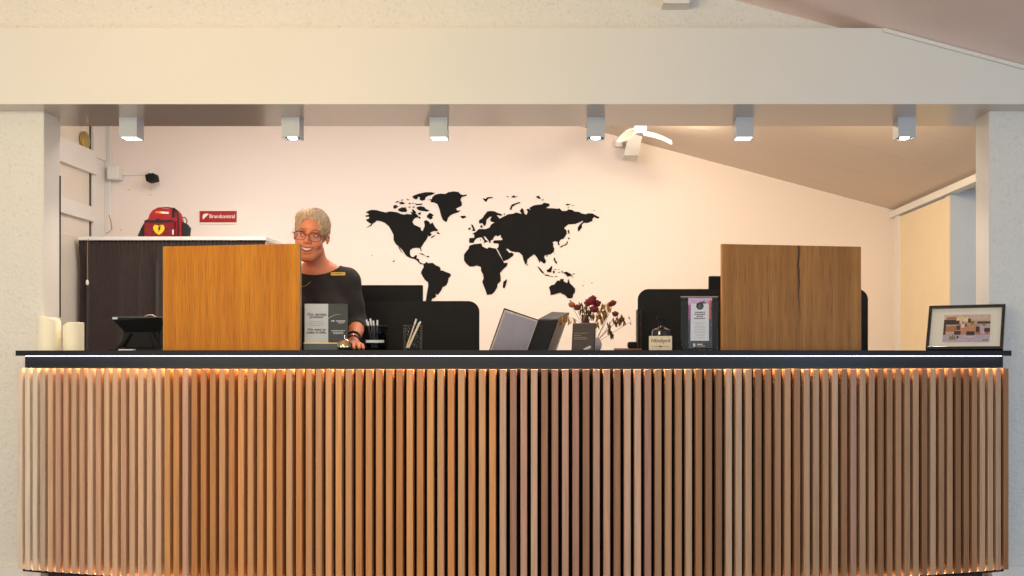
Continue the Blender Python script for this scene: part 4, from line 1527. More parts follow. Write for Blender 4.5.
for nm, pts3, ma, mb_, ln, w, m_ in sprays:
    yy = 4.74 if m_ == 1 else 4.82
    mb = MB()
    for u, v in pts3:
        for q in range(5 if nm not in ('small_leaf_twig',) else 1):
            dleaf(mb, P(u + rng.uniform(-1.6, 1.6), v + rng.uniform(-1.5, 1.5), yy + rng.uniform(-.025, .025)), ln * rng.uniform(.7, 1.2) * yy / F, w * rng.uniform(.9, 1.6), rng.uniform(-.45, .45), rng.choice((0, 1)))
    mo = mouth1 if m_ == 1 else mouth2
    pl3 = [mo] + [P(u, v - 2, yy) for u, v in sorted(pts3, key=lambda p: (P(p[0], p[1], yy) - mo).length)[::2]]
    sp_ = mb.build(nm, [ma, mb_], bq, True)
    MB().tube(pl3, .0009, 6, ).build('twig', m_leafd, bq, True)

# ------------------------------------------------------------------ serving board with small black box
a, b = Q(614, 350.4, 4.70), Q(638.6, 350.4, 4.78)
zt6 = EYE + (PY - 346.2) / F * 4.74
mb = MB()
mb.prism([(a.x, 4.70, ZT), (b.x + .01, 4.72, ZT), (b.x + .0, 4.83, ZT), (a.x + .06, 4.83, ZT)], (0, 0, .010))
o = mb.build('wooden_board', m_wood)
tag(o, 'small reddish wooden board lying left of the pump bottle', 'wooden board')
c = P(632.5, 344, 4.78)
o = MB().box(c.x - .022, c.x + .022, 4.755, 4.815, ZT + .0101, ZT + .0101 + .03, bev=.008).build('card_box', m_blackpl, None, True)
tag(o, 'small rounded black box standing on the wooden board', 'box')

# ------------------------------------------------------------------ pump bottle with label plate
Yq = 4.62
sq = Yq / F
qx = (662.5 - PX) * sq
H_ = lambda v: EYE + (PY - v) * sq - ZT
t = thing('pump_bottle', 'dark glass sanitizer pump bottle behind its cream name label', 'pump bottle', (qx, Yq + .045, ZT))
r = 9.8 * sq
MB().lathe([(r * .95, 0), (r, .005), (r, H_(331.5)), (r * .93, H_(329.6)), (r * .62, H_(328)), (r * .34, H_(327)), (r * .32, H_(325))], (qx, Yq + .045, ZT), 32, cap=True).build('bottle', mat('bottle_dark', (30, 28, 28), .1, var=.05, coat=.6), t, True)
MB().lathe([(.014, H_(326)), (.0145, H_(325.5)), (.0145, H_(321)), (.007, H_(320.6)), (.005, H_(320)), (.005, H_(317))], (qx, Yq + .045, ZT), 20).build('pump_collar', m_blackpl, t, True)
mb = MB()
mb.box(qx - .021, qx + .012, Yq + .035, Yq + .055, ZT + H_(318), ZT + H_(316), bev=.002)
mb.box(qx - .022, qx - .017, Yq + .04, Yq + .05, ZT + H_(319), ZT + H_(317.2))
mb.build('pump_head', m_blackpl, t)
x0, x1 = (649 - PX) * (Yq - .01) / F, (672 - PX) * (Yq - .01) / F
lb = MB().box(x0, x1, Yq - .01, Yq - .006, ZT, EYE + (PY - 336) / F * (Yq - .01), bev=.0005).build('label_plate', m_kraft, t)
xm = (x0 + x1) / 2
text('lettering', 'Håndsprit', .0235, facing(xm, Yq - .0103, ZT + .043), m_kink, lb, bold=.0003, shear=.25, sx=.92)
mb = MB()
M = facing(xm, Yq - .0103, ZT + .017)
bar(mb, M, -.038, .038, -.0007, .0007)
bar(mb, M, -.005, .005, -.003, .003)
mb.build('underline', m_kink, lb)

# ------------------------------------------------------------------ leaflet in acrylic holder
Ya = 4.66
sa = Ya / F
xA = lambda u: (u - PX) * sa
zA = lambda v: EYE + (PY - v) * sa
t = thing('acrylic_leaflet_holder', 'acrylic holder with a white and pink leaflet beside the darker panel', 'leaflet holder', (xA(700), Ya, ZT))
MB().box(xA(681), xA(717.8), Ya + .004, Ya + .007, ZT + .002, zA(296.4)).build('back_sheet', m_clear, t)
MB().box(xA(681), xA(717.8), Ya - .006, Ya - .004, ZT + .002, zA(298.4)).build('front_sheet', m_clear, t)
MB().box(xA(680.8), xA(718), Ya - .006, Ya + .007, zA(297.2), zA(296.3)).build('top_edge', mat('acrylic_edge', (170, 150, 135), .3, var=.05), t)
MB().box(xA(677), xA(719.5), Ya - .04, Ya + .04, ZT, ZT + .003, bev=.001).build('foot', m_clear, t)
MB().box(xA(682), xA(716.5), Ya - .001, Ya + .0, ZT + .004, zA(298.8)).build('smoky_insert', mat('smoky_insert', (30, 28, 27), .6, var=.08, spec=.15), t)
y_ = Ya - .0012
lf = MB().box(xA(688), xA(712.2), y_ - .0008, y_, zA(348), zA(297.8)).build('leaflet', mat('leaflet_photo', (66, 70, 78), .6, var=.6, vscale=(60, 60, 60)), t)


def patch(mb, pts_, dy, mi=0):
    mb.prism([((u - PX) * sa, y_ - dy, EYE + (PY - v) * sa) for u, v in pts_], (0, .0003, 0), mi)


mb = MB()
patch(mb, [(688.2, 297.9), (712, 297.9), (712, 300.6), (708, 304.5), (704, 301), (696, 303.5), (690.5, 308), (688.2, 306)], .0011)
mb.build('lilac_sky', mat('lilac_print', (206, 176, 206), .6, var=.15, vscale=(50, 50, 50)), lf)
mb = MB()
patch(mb, [(708, 303.4), (708.6, 300.5), (709.4, 302), (710.2, 299.8), (711.2, 300), (711.2, 305), (710, 308), (710.8, 312), (711, 318), (709, 320), (708.4, 312)], .0014)
mb.build('orange_print', mat('orange_print', (204, 92, 66), .6, var=.2, vscale=(80, 80, 80)), lf)
mb = MB()
patch(mb, [(688.2, 304), (689.5, 306), (690.7, 303), (690.6, 311), (690.2, 320), (688.2, 319.5)], .0014)
patch(mb, [(711, 324), (712, 323.5), (712, 326), (711, 326)], .0014)
mb.build('magenta_print', mat('magenta_print', (150, 78, 128), .6, var=.4, vscale=(80, 80, 80)), lf)
pn = MB()
pn.prism([((u - PX) * sa, y_ - .0016, EYE + (PY - v) * sa) for u, v in ((690.8, 303.6), (708.8, 303.6), (708.8, 340.8), (690.4, 340.8))], (0, .0007, 0))
pn = pn.build('white_panel', m_paper, lf)
mb = MB()
mb.lathe([(.0168, 0), (.0168, .0006)], (xA(699.8), y_ - .0016, zA(306)), 28, M=Matrix.Rotation(PI / 2, 4, 'X'))
mb.build('round_emblem', m_ink, pn)
mb = MB()
M = facing(xA(699.8), y_ - .0023, zA(306))
bar(mb, M, -.007, .007, -.001, .001); bar(mb, M, -.005, .005, .004, .005); bar(mb, M, -.009, .009, -.006, -.005)
mb.build('emblem_lines', m_inklight, pn)
mb = MB()
for v, w in ((312.4, .044), (314.4, .048), (316.4, .032), (318.5, .052)):
    M = facing(xA(699.9), y_ - .0017, zA(v)); x = -w / 2
    while x < w / 2 - .002:
        ww = rng.uniform(.004, .009)
        bar(mb, M, x, min(x + ww, w / 2), -.0024, .0024); x += ww + .0018
mb.build('heading', m_ink, pn)
mb = MB()
for v, w in ((322.8, .05), (324.2, .034), (326.3, .042), (327.8, .05), (329.6, .048), (331.4, .052), (332.7, .05), (334.6, .046), (335.8, .03), (337.6, .048)):
    M = facing(xA(699.9), y_ - .0017, zA(v)); x = -w / 2
    while x < w / 2 - .002:
        ww = rng.uniform(.003, .008)
        bar(mb, M, x, min(x + ww, w / 2), -.0009, .0009); x += ww + .0018
mb.build('small_print', m_inklight, pn)
mb = MB()
patch(mb, [(693, 343.4), (695.3, 343.4), (695.3, 346.6), (693, 346.6)], .0012, 0)
patch(mb, [(697, 343.8), (702.5, 343.8), (702.5, 345), (697, 345)], .0012, 0)
patch(mb, [(697, 345.3), (705, 345.3), (705, 346.6), (697, 346.6)], .0012, 1)
mb.build('footer_marks', [m_inkwhite, m_goldink], lf)

# ------------------------------------------------------------------ framed photograph, right end
pa = Vector(((925.6 - PX) / F * 4.97, 4.97, ZT))
pb = Vector(((1003.0 - PX) / F * 4.80, 4.80, ZT))
w = (pb - pa).length
yaw = math.atan2(pb.y - pa.y, pb.x - pa.x)
lean = math.radians(25)
t = thing('framed_photo', 'black framed photograph of a restaurant leaning at the right end of the counter', 'picture frame', (pa + pb) / 2 + Vector((0, 0, .0045)), yaw, world=False)
R_ = Matrix.Rotation(-lean, 4, 'X')
hh = .233
fw = .014
mb = MB()
for bx_ in ((-w / 2, w / 2, 0, fw), (-w / 2, w / 2, hh - fw, hh), (-w / 2, -w / 2 + fw, fw, hh - fw), (w / 2 - fw, w / 2, fw, hh - fw)):
    mb.box(bx_[0], bx_[1], -.009, .012, bx_[2], bx_[3], M=R_, bev=.0015)
mb.build('frame', mat('frame_black', (30, 26, 25), .25, var=.1, coat=.4), t)
MB().box(-w / 2 + .01, w / 2 - .01, .004, .01, .01, hh - .01, M=R_).build('backing', m_matte, t)
MB().box(-w / 2 + fw, w / 2 - fw, .0, .004, fw, hh - fw, M=R_).build('passe_partout', mat('mount_card', (232, 228, 216), .7, var=.02), t)
px0, px1, pz0, pz1 = -.098, .110, .040, .184
ph = MB().box(px0, px1, -.0012, .0, pz0, pz1, M=R_).build('print', mat('print_base', (196, 166, 150), .5, var=.15, vscale=(40, 40, 40)), t)
cols = {k: mat('print_' + k, c, .55, var=.15, vscale=(90, 90, 90)) for k, c in dict(ceiling=(206, 184, 170), dark=(62, 44, 44), floor=(196, 140, 108), cloth=(186, 172, 192), lamp=(250, 214, 150), wood=(176, 118, 84), green=(120, 130, 60), cream=(222, 204, 190)).items()}
keys = list(cols)


def pr(mb, u0, v0, u1, v1, key, lay):
    X = lambda u: px0 + (px1 - px0) * u
    Z = lambda v: pz1 - (pz1 - pz0) * v
    pts_ = [R_ @ Vector((X(a_), -.0012 - .0003 * lay, Z(b_))) for a_, b_ in ((u0, v1), (u1, v1), (u1, v0), (u0, v0))]
    mb.prism(pts_, R_ @ Vector((0, .0003, 0)), keys.index(key))


mb = MB()
for a_ in [(0, 0, 1, .22, 'ceiling', 1), (.0, .18, .42, .36, 'dark', 2), (.34, .06, .40, .34, 'cream', 3), (.38, .10, .52, .26, 'lamp', 3), (.27, .10, .33, .22, 'lamp', 3),
           (.52, .15, .58, .30, 'dark', 3), (.58, .24, .66, .36, 'green', 3), (.30, .36, .75, .72, 'floor', 1), (.05, .42, .28, .62, 'wood', 2), (.0, .36, .05, .75, 'dark', 2),
           (.28, .40, .36, .56, 'dark', 3), (.38, .34, .46, .48, 'cream', 3), (.46, .34, .5, .44, 'dark', 3), (.24, .60, .38, .74, 'dark', 4), (.50, .62, .68, .76, 'dark', 4),
           (.72, .26, 1, .34, 'dark', 2), (.72, .42, 1, .5, 'cloth', 3), (.80, .5, .9, .72, 'cloth', 3), (.70, .44, .78, .64, 'dark', 4), (.88, .50, 1, .64, 'dark', 4), (.70, .60, 1, .74, 'wood', 2),
           (0, .74, 1, 1, 'cloth', 3), (.14, .80, .28, .92, 'green', 5), (.20, .74, .23, .84, 'green', 6), (.30, .78, .34, .88, 'dark', 5), (.46, .80, .66, .84, 'cream', 5), (.84, .32, .9, .42, 'green', 4), (.05, .08, .30, .17, 'wood', 2), (.86, .92, .97, .95, 'dark', 5)]:
    pr(mb, *a_)
mb.build('restaurant_scene', [cols[k] for k in keys], ph)
MB().box(-w / 2 + fw * .6, w / 2 - fw * .6, -.0055, -.0045, fw * .6, hh - fw * .6, M=R_).build('glass', glass('frame_glass', (1, 1, 1), .5), t)
mb = MB()
mb.box(-.03, .03, .0, .004, .002, .142, M=Matrix.Translation((0, .142, 0)) @ Matrix.Rotation(math.radians(21), 4, 'X'))
mb.build('strut', m_matte, t)
# flat dark tray beside frame
c = P(893, 349.6, 4.95)

# ------------------------------------------------------------------ person
def smin(a, b, k):
    h = np.clip(0.5 + 0.5 * (b - a) / k, 0, 1)
    return b + (a - b) * h - k * h * (1 - h)


def smax(a, b, k):
    return -smin(-a, -b, k)


class G3:
    def __init__(s, x, y, z):
        s.x, s.y, s.z = x, y, z

    def cap(s, a, b, r0, r1=None):
        r1 = r0 if r1 is None else r1
        a = np.array(a, np.float32); b = np.array(b, np.float32)
        d = b - a
        L2 = float(d @ d)
        px, py, pz = s.x - a[0], s.y - a[1], s.z - a[2]
        t = np.clip((px * d[0] + py * d[1] + pz * d[2]) / L2, 0, 1)
        return np.sqrt((px - t * d[0]) ** 2 + (py - t * d[1]) ** 2 + (pz - t * d[2]) ** 2) - (r0 + (r1 - r0) * t)

    def ell(s, c, r):
        qx, qy, qz = (s.x - c[0]) / r[0], (s.y - c[1]) / r[1], (s.z - c[2]) / r[2]
        k0 = np.sqrt(qx * qx + qy * qy + qz * qz)
        k1 = np.sqrt((qx / r[0]) ** 2 + (qy / r[1]) ** 2 + (qz / r[2]) ** 2) + 1e-6
        return k0 * (k0 - 1) / k1


def nets(Fv, xs, ys, zs):
    S = Fv < 0
    nx, ny, nz = Fv.shape
    cnt = np.zeros((nx - 1, ny - 1, nz - 1), np.int8)
    for i in (0, 1):
        for j in (0, 1):
            for k in (0, 1):
                cnt += S[i:nx - 1 + i, j:ny - 1 + j, k:nz - 1 + k]
    act = (cnt > 0) & (cnt < 8)
    I = np.argwhere(act)
    idx = -np.ones(act.shape, np.int64)
    idx[act] = np.arange(len(I))
    ax = [np.asarray(xs), np.asarray(ys), np.asarray(zs)]
    ps = np.zeros((len(I), 3)); c = np.zeros(len(I))
    cor = [(i, j, k) for i in (0, 1) for j in (0, 1) for k in (0, 1)]
    for a in cor:
        for d in range(3):
            if a[d] == 0:
                b = list(a); b[d] = 1
                ia = I + np.array(a); ib = I + np.array(b)
                fa = Fv[ia[:, 0], ia[:, 1], ia[:, 2]]; fb = Fv[ib[:, 0], ib[:, 1], ib[:, 2]]
                m = (fa < 0) != (fb < 0)
                t = np.where(m, fa / np.where(m, fa - fb, 1), 0)
                for e in range(3):
                    pa_ = ax[e][ia[:, e]]; pb_ = ax[e][ib[:, e]]
                    ps[:, e] += np.where(m, pa_ + (pb_ - pa_) * t, 0)
                c += m
    ps /= c[:, None]
    faces = []
    for d in range(3):
        e, f = [(1, 2), (2, 0), (0, 1)][d]
        sl0 = [slice(1, -1)] * 3; sl1 = [slice(1, -1)] * 3
        sl0[d] = slice(0, -1); sl1[d] = slice(1, None)
        A, B_ = S[tuple(sl0)], S[tuple(sl1)]
        E = np.argwhere(A != B_)
        if len(E) == 0:
            continue
        neg = A[E[:, 0], E[:, 1], E[:, 2]]
        base = E.copy()
        base[:, e] += 1; base[:, f] += 1

        def cell(de, df):
            q = base.copy(); q[:, e] -= de; q[:, f] -= df
            return idx[q[:, 0], q[:, 1], q[:, 2]]
        q = np.stack([cell(1, 1), cell(0, 1), cell(0, 0), cell(1, 0)], 1)
        q[~neg] = q[~neg][:, ::-1]
        faces.append(q)
    return ps, np.concatenate(faces)


def sdf_obj(name, fn, xs, ys, zs, m, parent, chunk=None):
    xs, ys, zs = [np.asarray(a, np.float32) for a in (xs, ys, zs)]
    X, Y, Z = np.meshgrid(xs, ys, zs, indexing='ij', sparse=True)
    g = G3(X, Y, Z)
    V, Fq = nets(fn(g), xs, ys, zs)
    off = Vector(parent.location) if parent is not None else Vector((0, 0, 0))
    me = bpy.data.meshes.new(name)
    me.from_pydata((V - np.array(off)[None]).tolist(), [], Fq.tolist())
    me.materials.append(m)
    me.polygons.foreach_set('use_smooth', [True] * len(me.polygons))
    me.update()
    o = bpy.data.objects.new(name, me)
    COL.objects.link(o)
    if parent is not None:
        o.parent = parent
        o['_w'] = 1
    return o


cx = -1.205
HC = np.array((-1.212, 4.965, 1.652))
roll, pitch, yawh = math.radians(7), math.radians(5), math.radians(-4)
RH = (Matrix.Rotation(-yawh, 3, 'Z') @ Matrix.Rotation(roll, 3, 'Y') @ Matrix.Rotation(pitch, 3, 'X'))
RHn = np.array(RH)


def to_head(g):
    dx, dy, dz = g.x - HC[0], g.y - HC[1], g.z - HC[2]
    R = RHn
    return G3(R[0, 0] * dx + R[1, 0] * dy + R[2, 0] * dz, R[0, 1] * dx + R[1, 1] * dy + R[2, 1] * dz, R[0, 2] * dx + R[1, 2] * dy + R[2, 2] * dz)


def W_(p):
    return Vector(HC) + RH @ Vector(p)


def head_sdf(h):
    d = h.ell((0, .018, .036), (.074, .094, .084))
    d = smin(d, h.ell((0, -.018, -.038), (.058, .066, .078)), .02)
    d = smin(d, h.ell((0, -.045, -.092), (.036, .034, .028)), .022)           # chin and jaw
    for s in (-1, 1):
        d = smin(d, h.ell((s * .038, -.052, -.032), (.024, .024, .022)), .014)  # cheeks
        d = smin(d, h.ell((s * .024, -.078, .024), (.024, .010, .007)), .01)    # brow
        d = smin(d, h.cap((s * .046, -.01, -.06), (s * .016, -.055, -.10), .018, .018), .02)
    for s in (-1, 1):
        d = smax(d, -h.ell((s * .031, -.090, .004), (.018, .012, .011)), .01)   # sockets
        d = smin(d, h.ell((s * .031, -.0735, .003), (.0155, .012, .0115)), .003)
    d = smin(d, h.cap((0, -.078, .014), (0, -.097, -.026), .0065, .010), .009)  # nose
    for s in (-1, 1):
        d = smin(d, h.ell((s * .0125, -.087, -.030), (.008, .010, .008)), .005)
    d = smin(d, h.ell((0, -.082, -.052), (.026, .012, .010)), .01)             # upper lip
    d = smin(d, h.ell((0, -.080, -.076), (.022, .012, .009)), .009)
    d = smax(d, -h.ell((0, -.098, -.0630), (.028, .026, .0080)), .004)         # open smile
    for s in (-1, 1):
        d = smin(d, h.ell((s * .077, .014, -.002), (.008, .017, .027)), .006)   # ears
        d = smax(d, -h.ell((s * .086, .008, 0), (.005, .010, .016)), .004)
    return d


SH = ((-1.352, 5.07, 1.448), (-1.058, 5.07, 1.448))
ELB = ((-1.425, 5.12, 1.225), (-1.018, 5.105, 1.235))
WR = ((-1.372, 4.895, 1.146), (-.983, 4.822, 1.147))


def arm(g, k):
    d = g.cap(SH[k], ELB[k], .050, .041)
    d = smin(d, g.cap(ELB[k], WR[k], .042, .0265), .02)
    return d


def hand(g, k):
    w = np.array(WR[k])
    dr_ = np.array((.30, -.95, 0)) if k == 1 else np.array((.15, -.99, 0))
    dr_ = dr_ / np.linalg.norm(dr_)
    sd = np.array((-dr_[1], dr_[0], 0))           # to the image right
    ths = -1 if k == 1 else 1                      # thumb side
    up = np.array((0, 0, 1))
    z0 = ZT + .0155
    kn = w + dr_ * .078
    d = None
    tips = ((-.028, .066), (-.009, .078), (.010, .074), (.027, .058))
    for j, (sx_, ln) in enumerate(tips):
        sx2 = sx_ * (1 if ths < 0 else -1)
        root = kn + sd * sx2; root[2] = z0 + .010
        base = w + sd * sx2 * .5; base[2] = w[2] - .006
        m1 = root + dr_ * ln * .45 + sd * sx2 * .15; m1[2] = z0 + .008
        m2 = root + dr_ * ln * .75 + sd * sx2 * .2; m2[2] = z0 - .002
        m3 = root + dr_ * ln + sd * sx2 * .22; m3[2] = z0 - .0065
        q = g.cap(base, root, .014, .0105)
        q2 = smin(g.cap(root, m1, .0092, .0084), smin(g.cap(m1, m2, .0084, .0078), g.cap(m2, m3, .0078, .0068), .003), .003)
        d = q if d is None else smin(d, q, .012)
        d = smin(d, q2, .0035)
    tb = w + dr_ * .018 + sd * ths * .016; tb[2] = z0 + .008
    t1 = w + dr_ * .048 + sd * ths * .042; t1[2] = z0 + .003
    t2 = w + dr_ * .078 + sd * ths * .050; t2[2] = z0 - .004
    d = smin(d, g.cap(tb, t1, .013, .0105), .010)
    d = smin(d, g.cap(t1, t2, .0102, .0078), .004)
    return d


def torso(g):
    d = g.ell((cx, 5.07, 1.31), (.158, .108, .21))
    d = smin(d, g.cap((cx - .13, 5.075, 1.438), (cx + .13, 5.075, 1.438), .052), .04)
    for s in (-1, 1):
        d = smin(d, g.cap((cx + s * .03, 5.075, 1.505), (cx + s * .14, 5.075, 1.447), .045, .042), .03)
        d = smin(d, g.ell((cx + s * .075, 4.985, 1.285), (.075, .062, .075)), .03)
    d = smin(d, g.ell((cx, 5.055, 1.10), (.150, .115, .17)), .06)
    d = smin(d, g.ell((cx, 5.075, .93), (.178, .125, .14)), .06)
    return d


def legs(g):
    d = None
    for s in (-1, 1):
        q = smin(g.cap((cx + s * .088, 5.07, .88), (cx + s * .095, 5.06, .49), .088, .058), g.cap((cx + s * .095, 5.06, .49), (cx + s * .10, 5.09, .10), .056, .036), .03)
        q = smin(q, g.cap((cx + s * .10, 5.105, .045), (cx + s * .12, 4.95, .034), .040, .030), .03)
        d = q if d is None else np.minimum(d, q)
    return d


def neck(g):
    return g.cap((-1.208, 5.005, 1.585), (cx, 5.07, 1.45), .048, .061)


def body(g):
    d = smin(torso(g), legs(g), .03)
    d = smin(d, neck(g), .035)
    for k in (0, 1):
        d = smin(d, arm(g, k), .03)
    for k in (0, 1):
        d = smin(d, hand(g, k), .012)
    return smin(d, head_sdf(to_head(g)), .018)


def axis(segs):
    out = []
    for a, b, h_ in segs:
        n_ = max(1, int(round((b - a) / h_)))
        out += [a + (b - a) * i / n_ for i in range(n_)]
    out.append(segs[-1][1])
    return out


person = thing('person', 'smiling woman with glasses and tied-up hair in a black top, hand at the bell', 'person', (cx, 5.06, 0))
bodyo = sdf_obj('body', body, axis([(-1.50, -1.31, .0042), (-1.31, -1.115, .0023), (-1.115, -.88, .0036)]),
                axis([(4.64, 4.85, .0036), (4.85, 5.08, .0026), (5.08, 5.24, .007)]),
                axis([(-.005, 1.09, .012), (1.09, 1.18, .003), (1.18, 1.48, .006), (1.48, 1.51, .004), (1.51, 1.79, .0023)]), m_skin, person)


def sweater(g):
    d = smin(torso(g), neck(g), .035)
    for k in (0, 1):
        d = smin(d, arm(g, k), .03)
    d = d - .0075
    d = d + .0022 * np.sin(g.z * 62 + g.x * 38) * np.cos(g.x * 47 - g.y * 20)
    d = smax(d, -g.ell((cx - .003, 4.985, 1.622), (.172, .24, .153)), .004)
    d = smax(d, -(g.z - .90), .004)
    for k in (0, 1):
        e, w = np.array(ELB[k]), np.array(WR[k])
        n_ = (w - e) / np.linalg.norm(w - e)
        c_ = e + n_ * .085
        pl = (g.x - c_[0]) * n_[0] + (g.y - c_[1]) * n_[1] + (g.z - c_[2]) * n_[2]
        near = np.sqrt((g.x - c_[0]) ** 2 + (g.y - c_[1]) ** 2 + (g.z - c_[2]) ** 2) - .16
        cutter = np.maximum(-pl, near)           # region beyond the cuff near the forearm
        tz = np.maximum(cutter, -(torso(g) - .012))
        d = np.maximum(d, -tz)
    return d


sdf_obj('sweater', sweater, axis([(-1.50, -.93, .0046)]), axis([(4.85, 5.24, .0046)]), axis([(.88, 1.56, .0046)]), m_sweater, person)


def trousers(g):
    d = smin(torso(g), legs(g), .03) - .008
    d = smax(d, g.z - .95, .004)
    return smax(d, -(g.z - .075), .004)


sdf_obj('trousers', trousers, axis([(-1.42, -.99, .009)]), axis([(4.9, 5.24, .009)]), axis([(.05, .97, .012)]), m_trouser, person)
for s in (-1, 1):
    def shoe(g, s=s):
        d = smin(g.cap((cx + s * .10, 5.105, .042), (cx + s * .122, 4.945, .036), .047, .040), g.cap((cx + s * .10, 5.1, .05), (cx + s * .10, 5.1, .085), .044, .043), .02)
        return smax(d, -(g.z - .001), .004)
    sdf_obj('shoe', shoe, axis([(cx + s * .10 - .07, cx + s * .10 + .09, .005)]), axis([(4.88, 5.17, .005)]), axis([(-.01, .12, .005)]), m_shoe, person)


def hair(g):
    h = to_head(g)
    d = h.ell((0.0, .024, .044), (.083, .100, .090))
    d = smin(d, h.ell((-.03, -.005, .085), (.05, .06, .036)), .02)
    d = smin(d, h.ell((0, .115, .03), (.04, .035, .035)), .02)
    d = smax(d, -(h.z + .035 + (h.y < 0) * .0), .01)
    # open over the face
    d = smax(d, -h.ell((-.004, -.128, -.008), (.069, .098, .094)), .006)
    d = smax(d, -h.ell((.0, -.115, .040), (.056, .085, .046)), .008)
    d = smax(d, -h.ell((0, -.06, -.055), (.09, .075, .045)), .01)
    fl = np.sin((h.x * 1.0 + h.z * .35) * 420 + 6 * np.sin(h.y * 30)) * .0011 + np.sin(h.x * 190 - h.y * 90 + h.z * 60) * .0014
    return d + fl


hr = sdf_obj('hair', hair, axis([(-1.33, -1.09, .0022)]), axis([(4.86, 5.14, .0024)]), axis([(1.58, 1.81, .0022)]), m_hair, person)
# swept fringe and flyaway strands
r2 = random.Random(5)


def hair_shell(p):
    """push a head-space point out to the hair surface along the ray from the skull centre"""
    c = Vector((0, .022, .03)); d = (Vector(p) - c).normalized()
    t = np.linspace(.05, .16, 160)
    g = G3(c.x + d.x * t, c.y + d.y * t, c.z + d.z * t)
    f = smin(g.ell((0.0, .024, .044), (.083, .100, .090)), g.ell((-.03, -.005, .085), (.05, .06, .036)), .02)
    i = int(np.argmax(f > 0))
    return c + d * float(t[i])


def strands(name, n, m, rad, spread, seed, front):
    r3 = random.Random(seed)
    mb = MB()
    for k in range(n):
        u = r3.uniform(-1, 1)
        part = -.25
        side = 1 if u > part else -1
        st = Vector((.062 * u, -.075 + .03 * u * u, .088 - .022 * u * u + r3.uniform(-.004, .004))) if front else Vector((.07 * u, r3.uniform(-.06, .05), .12))
        en = Vector((side * r3.uniform(.05, .085), r3.uniform(.02, .10), r3.uniform(.02, .10) if side > 0 else r3.uniform(.05, .11)))
        lift = r3.uniform(.000, spread)
        pts_ = []
        for q in range(6):
            t = q / 5
            p = st.lerp(en, t) + Vector((0, 0, .045 * math.sin(PI * t)))
            h = hair_shell(p)
            out = (h - Vector((0, .022, .03))).normalized()
            pts_.append(W_(h + out * (lift * math.sin(PI * min(1, t + .15)) - (.0015 if q in (0, 5) else 0))))
        mb.tube(pts_, [rad * .5, rad, rad, rad, rad * .8, rad * .3], 5)
    mb.build(name, m, person, True)


strands('swept_fringe', 130, m_hairl, .0012, .003, 5, True)
strands('swept_strands', 150, m_hair, .0012, .004, 8, False)
mb = MB()
for k in range(16):
    s = r2.choice((-1, 1))
    z_ = r2.uniform(.0, .085)
    p0 = Vector((s * .070, r2.uniform(-.02, .03), z_ + .02))
    p1 = p0 + Vector((s * r2.uniform(.012, .022), r2.uniform(-.01, .01), r2.uniform(-.02, .0)))
    p2 = p1 + Vector((s * r2.uniform(-.006, .006), r2.uniform(-.01, .01), r2.uniform(-.05, -.02)))
    pts_ = [W_(p0 * (1 - t) ** 2 + p1 * 2 * t * (1 - t) + p2 * t * t) for t in (0, .2, .4, .6, .8, 1)]
    mb.tube(pts_, [.0006, .0006, .0006, .0005, .0004, .0003], 5)
mb.build('loose_strands', m_hair, person, True)


def face_y(x, z):
    ys_ = np.linspace(-.13, 0, 400)
    d = head_sdf(G3(np.full(400, x), ys_, np.full(400, z)))
    i = int(np.argmax(d < 0))
    return float(ys_[i])


for s in (-1, 1):
    ye = face_y(s * .031, .003)
    e = MB().ell(W_((s * .031, ye + .0075, .003)), (.0118, .0100, .0064), 16, 10).build('eye', m_eyew, person, True)
    MB().ell(W_((s * .031 - .001, ye - .0005, .0025)), (.0048, .0028, .0048), 14, 8).build('iris', m_iris, e, True)
    mb = MB()
    mb.tube([W_((s * .031 + .0155 * q, face_y(s * .031 + .0155 * q, .0055) - .002 + .0015 * abs(q), 0.0078 - .0055 * q * q)) for q in (-1, -.6, -.2, .2, .6, 1)], [.0006, .0012, .0014, .0014, .0012, .0006], 6)
    mb.build('eyelashes', m_frame, e, True)
    mb = MB()
    mb.tube([W_((s * (.014 + .034 * q), face_y(s * (.014 + .034 * q), .026) - .001, .0235 + .006 * math.sin(PI * q * .8))) for q in (0, .25, .5, .75, 1)], [.0018, .0026, .0026, .002, .001], 6)
    mb.build('eyebrow', m_brow, person, True)
# mouth
N_ = 13
up_, lo_, tu, tl = [], [], [], []
for i in range(N_):
    q = -1 + 2 * i / (N_ - 1)
    x = .030 * q
    zu = -.0560 + .0045 * q * q
    zl = -.0730 + .0215 * q * q
    yu = min(face_y(x, -.050), face_y(x, -.054))
    up_.append(W_((x, yu + .0005, zu)))
    lo_.append(W_((x, min(face_y(x, -.074), yu + .008) + .001, zl)))
    if abs(q) < .86:
        yt_ = yu + .0022
        tu.append((x, yt_, zu + .001))
        tl.append((x, yt_ + .0005, zl * .68 + zu * .32))
MB().tube(up_, [.0008 + .0022 * (1 - abs(-1 + 2 * i / 12) ** 2) for i in range(13)], 8).build('upper_lip', m_lips, person, True)
MB().tube(lo_, [.0008 + .0032 * (1 - abs(-1 + 2 * i / 12) ** 2) for i in range(13)], 8).build('lower_lip', m_lips, person, True)
mb = MB()
n = len(tu)
V = [W_(p) for p in tu] + [W_(p) for p in tl] + [W_((p[0], p[1] + .003, p[2])) for p in tu] + [W_((p[0], p[1] + .003, p[2])) for p in tl]
Fc = []
for i in range(n - 1):
    Fc += [(i, n + i, n + i + 1, i + 1), (2 * n + i, 2 * n + i + 1, 3 * n + i + 1, 3 * n + i), (i, i + 1, 2 * n + i + 1, 2 * n + i), (n + i, 3 * n + i, 3 * n + i + 1, n + i + 1)]
mb.add(V, Fc)
mb.build('teeth', m_teeth, person, True)
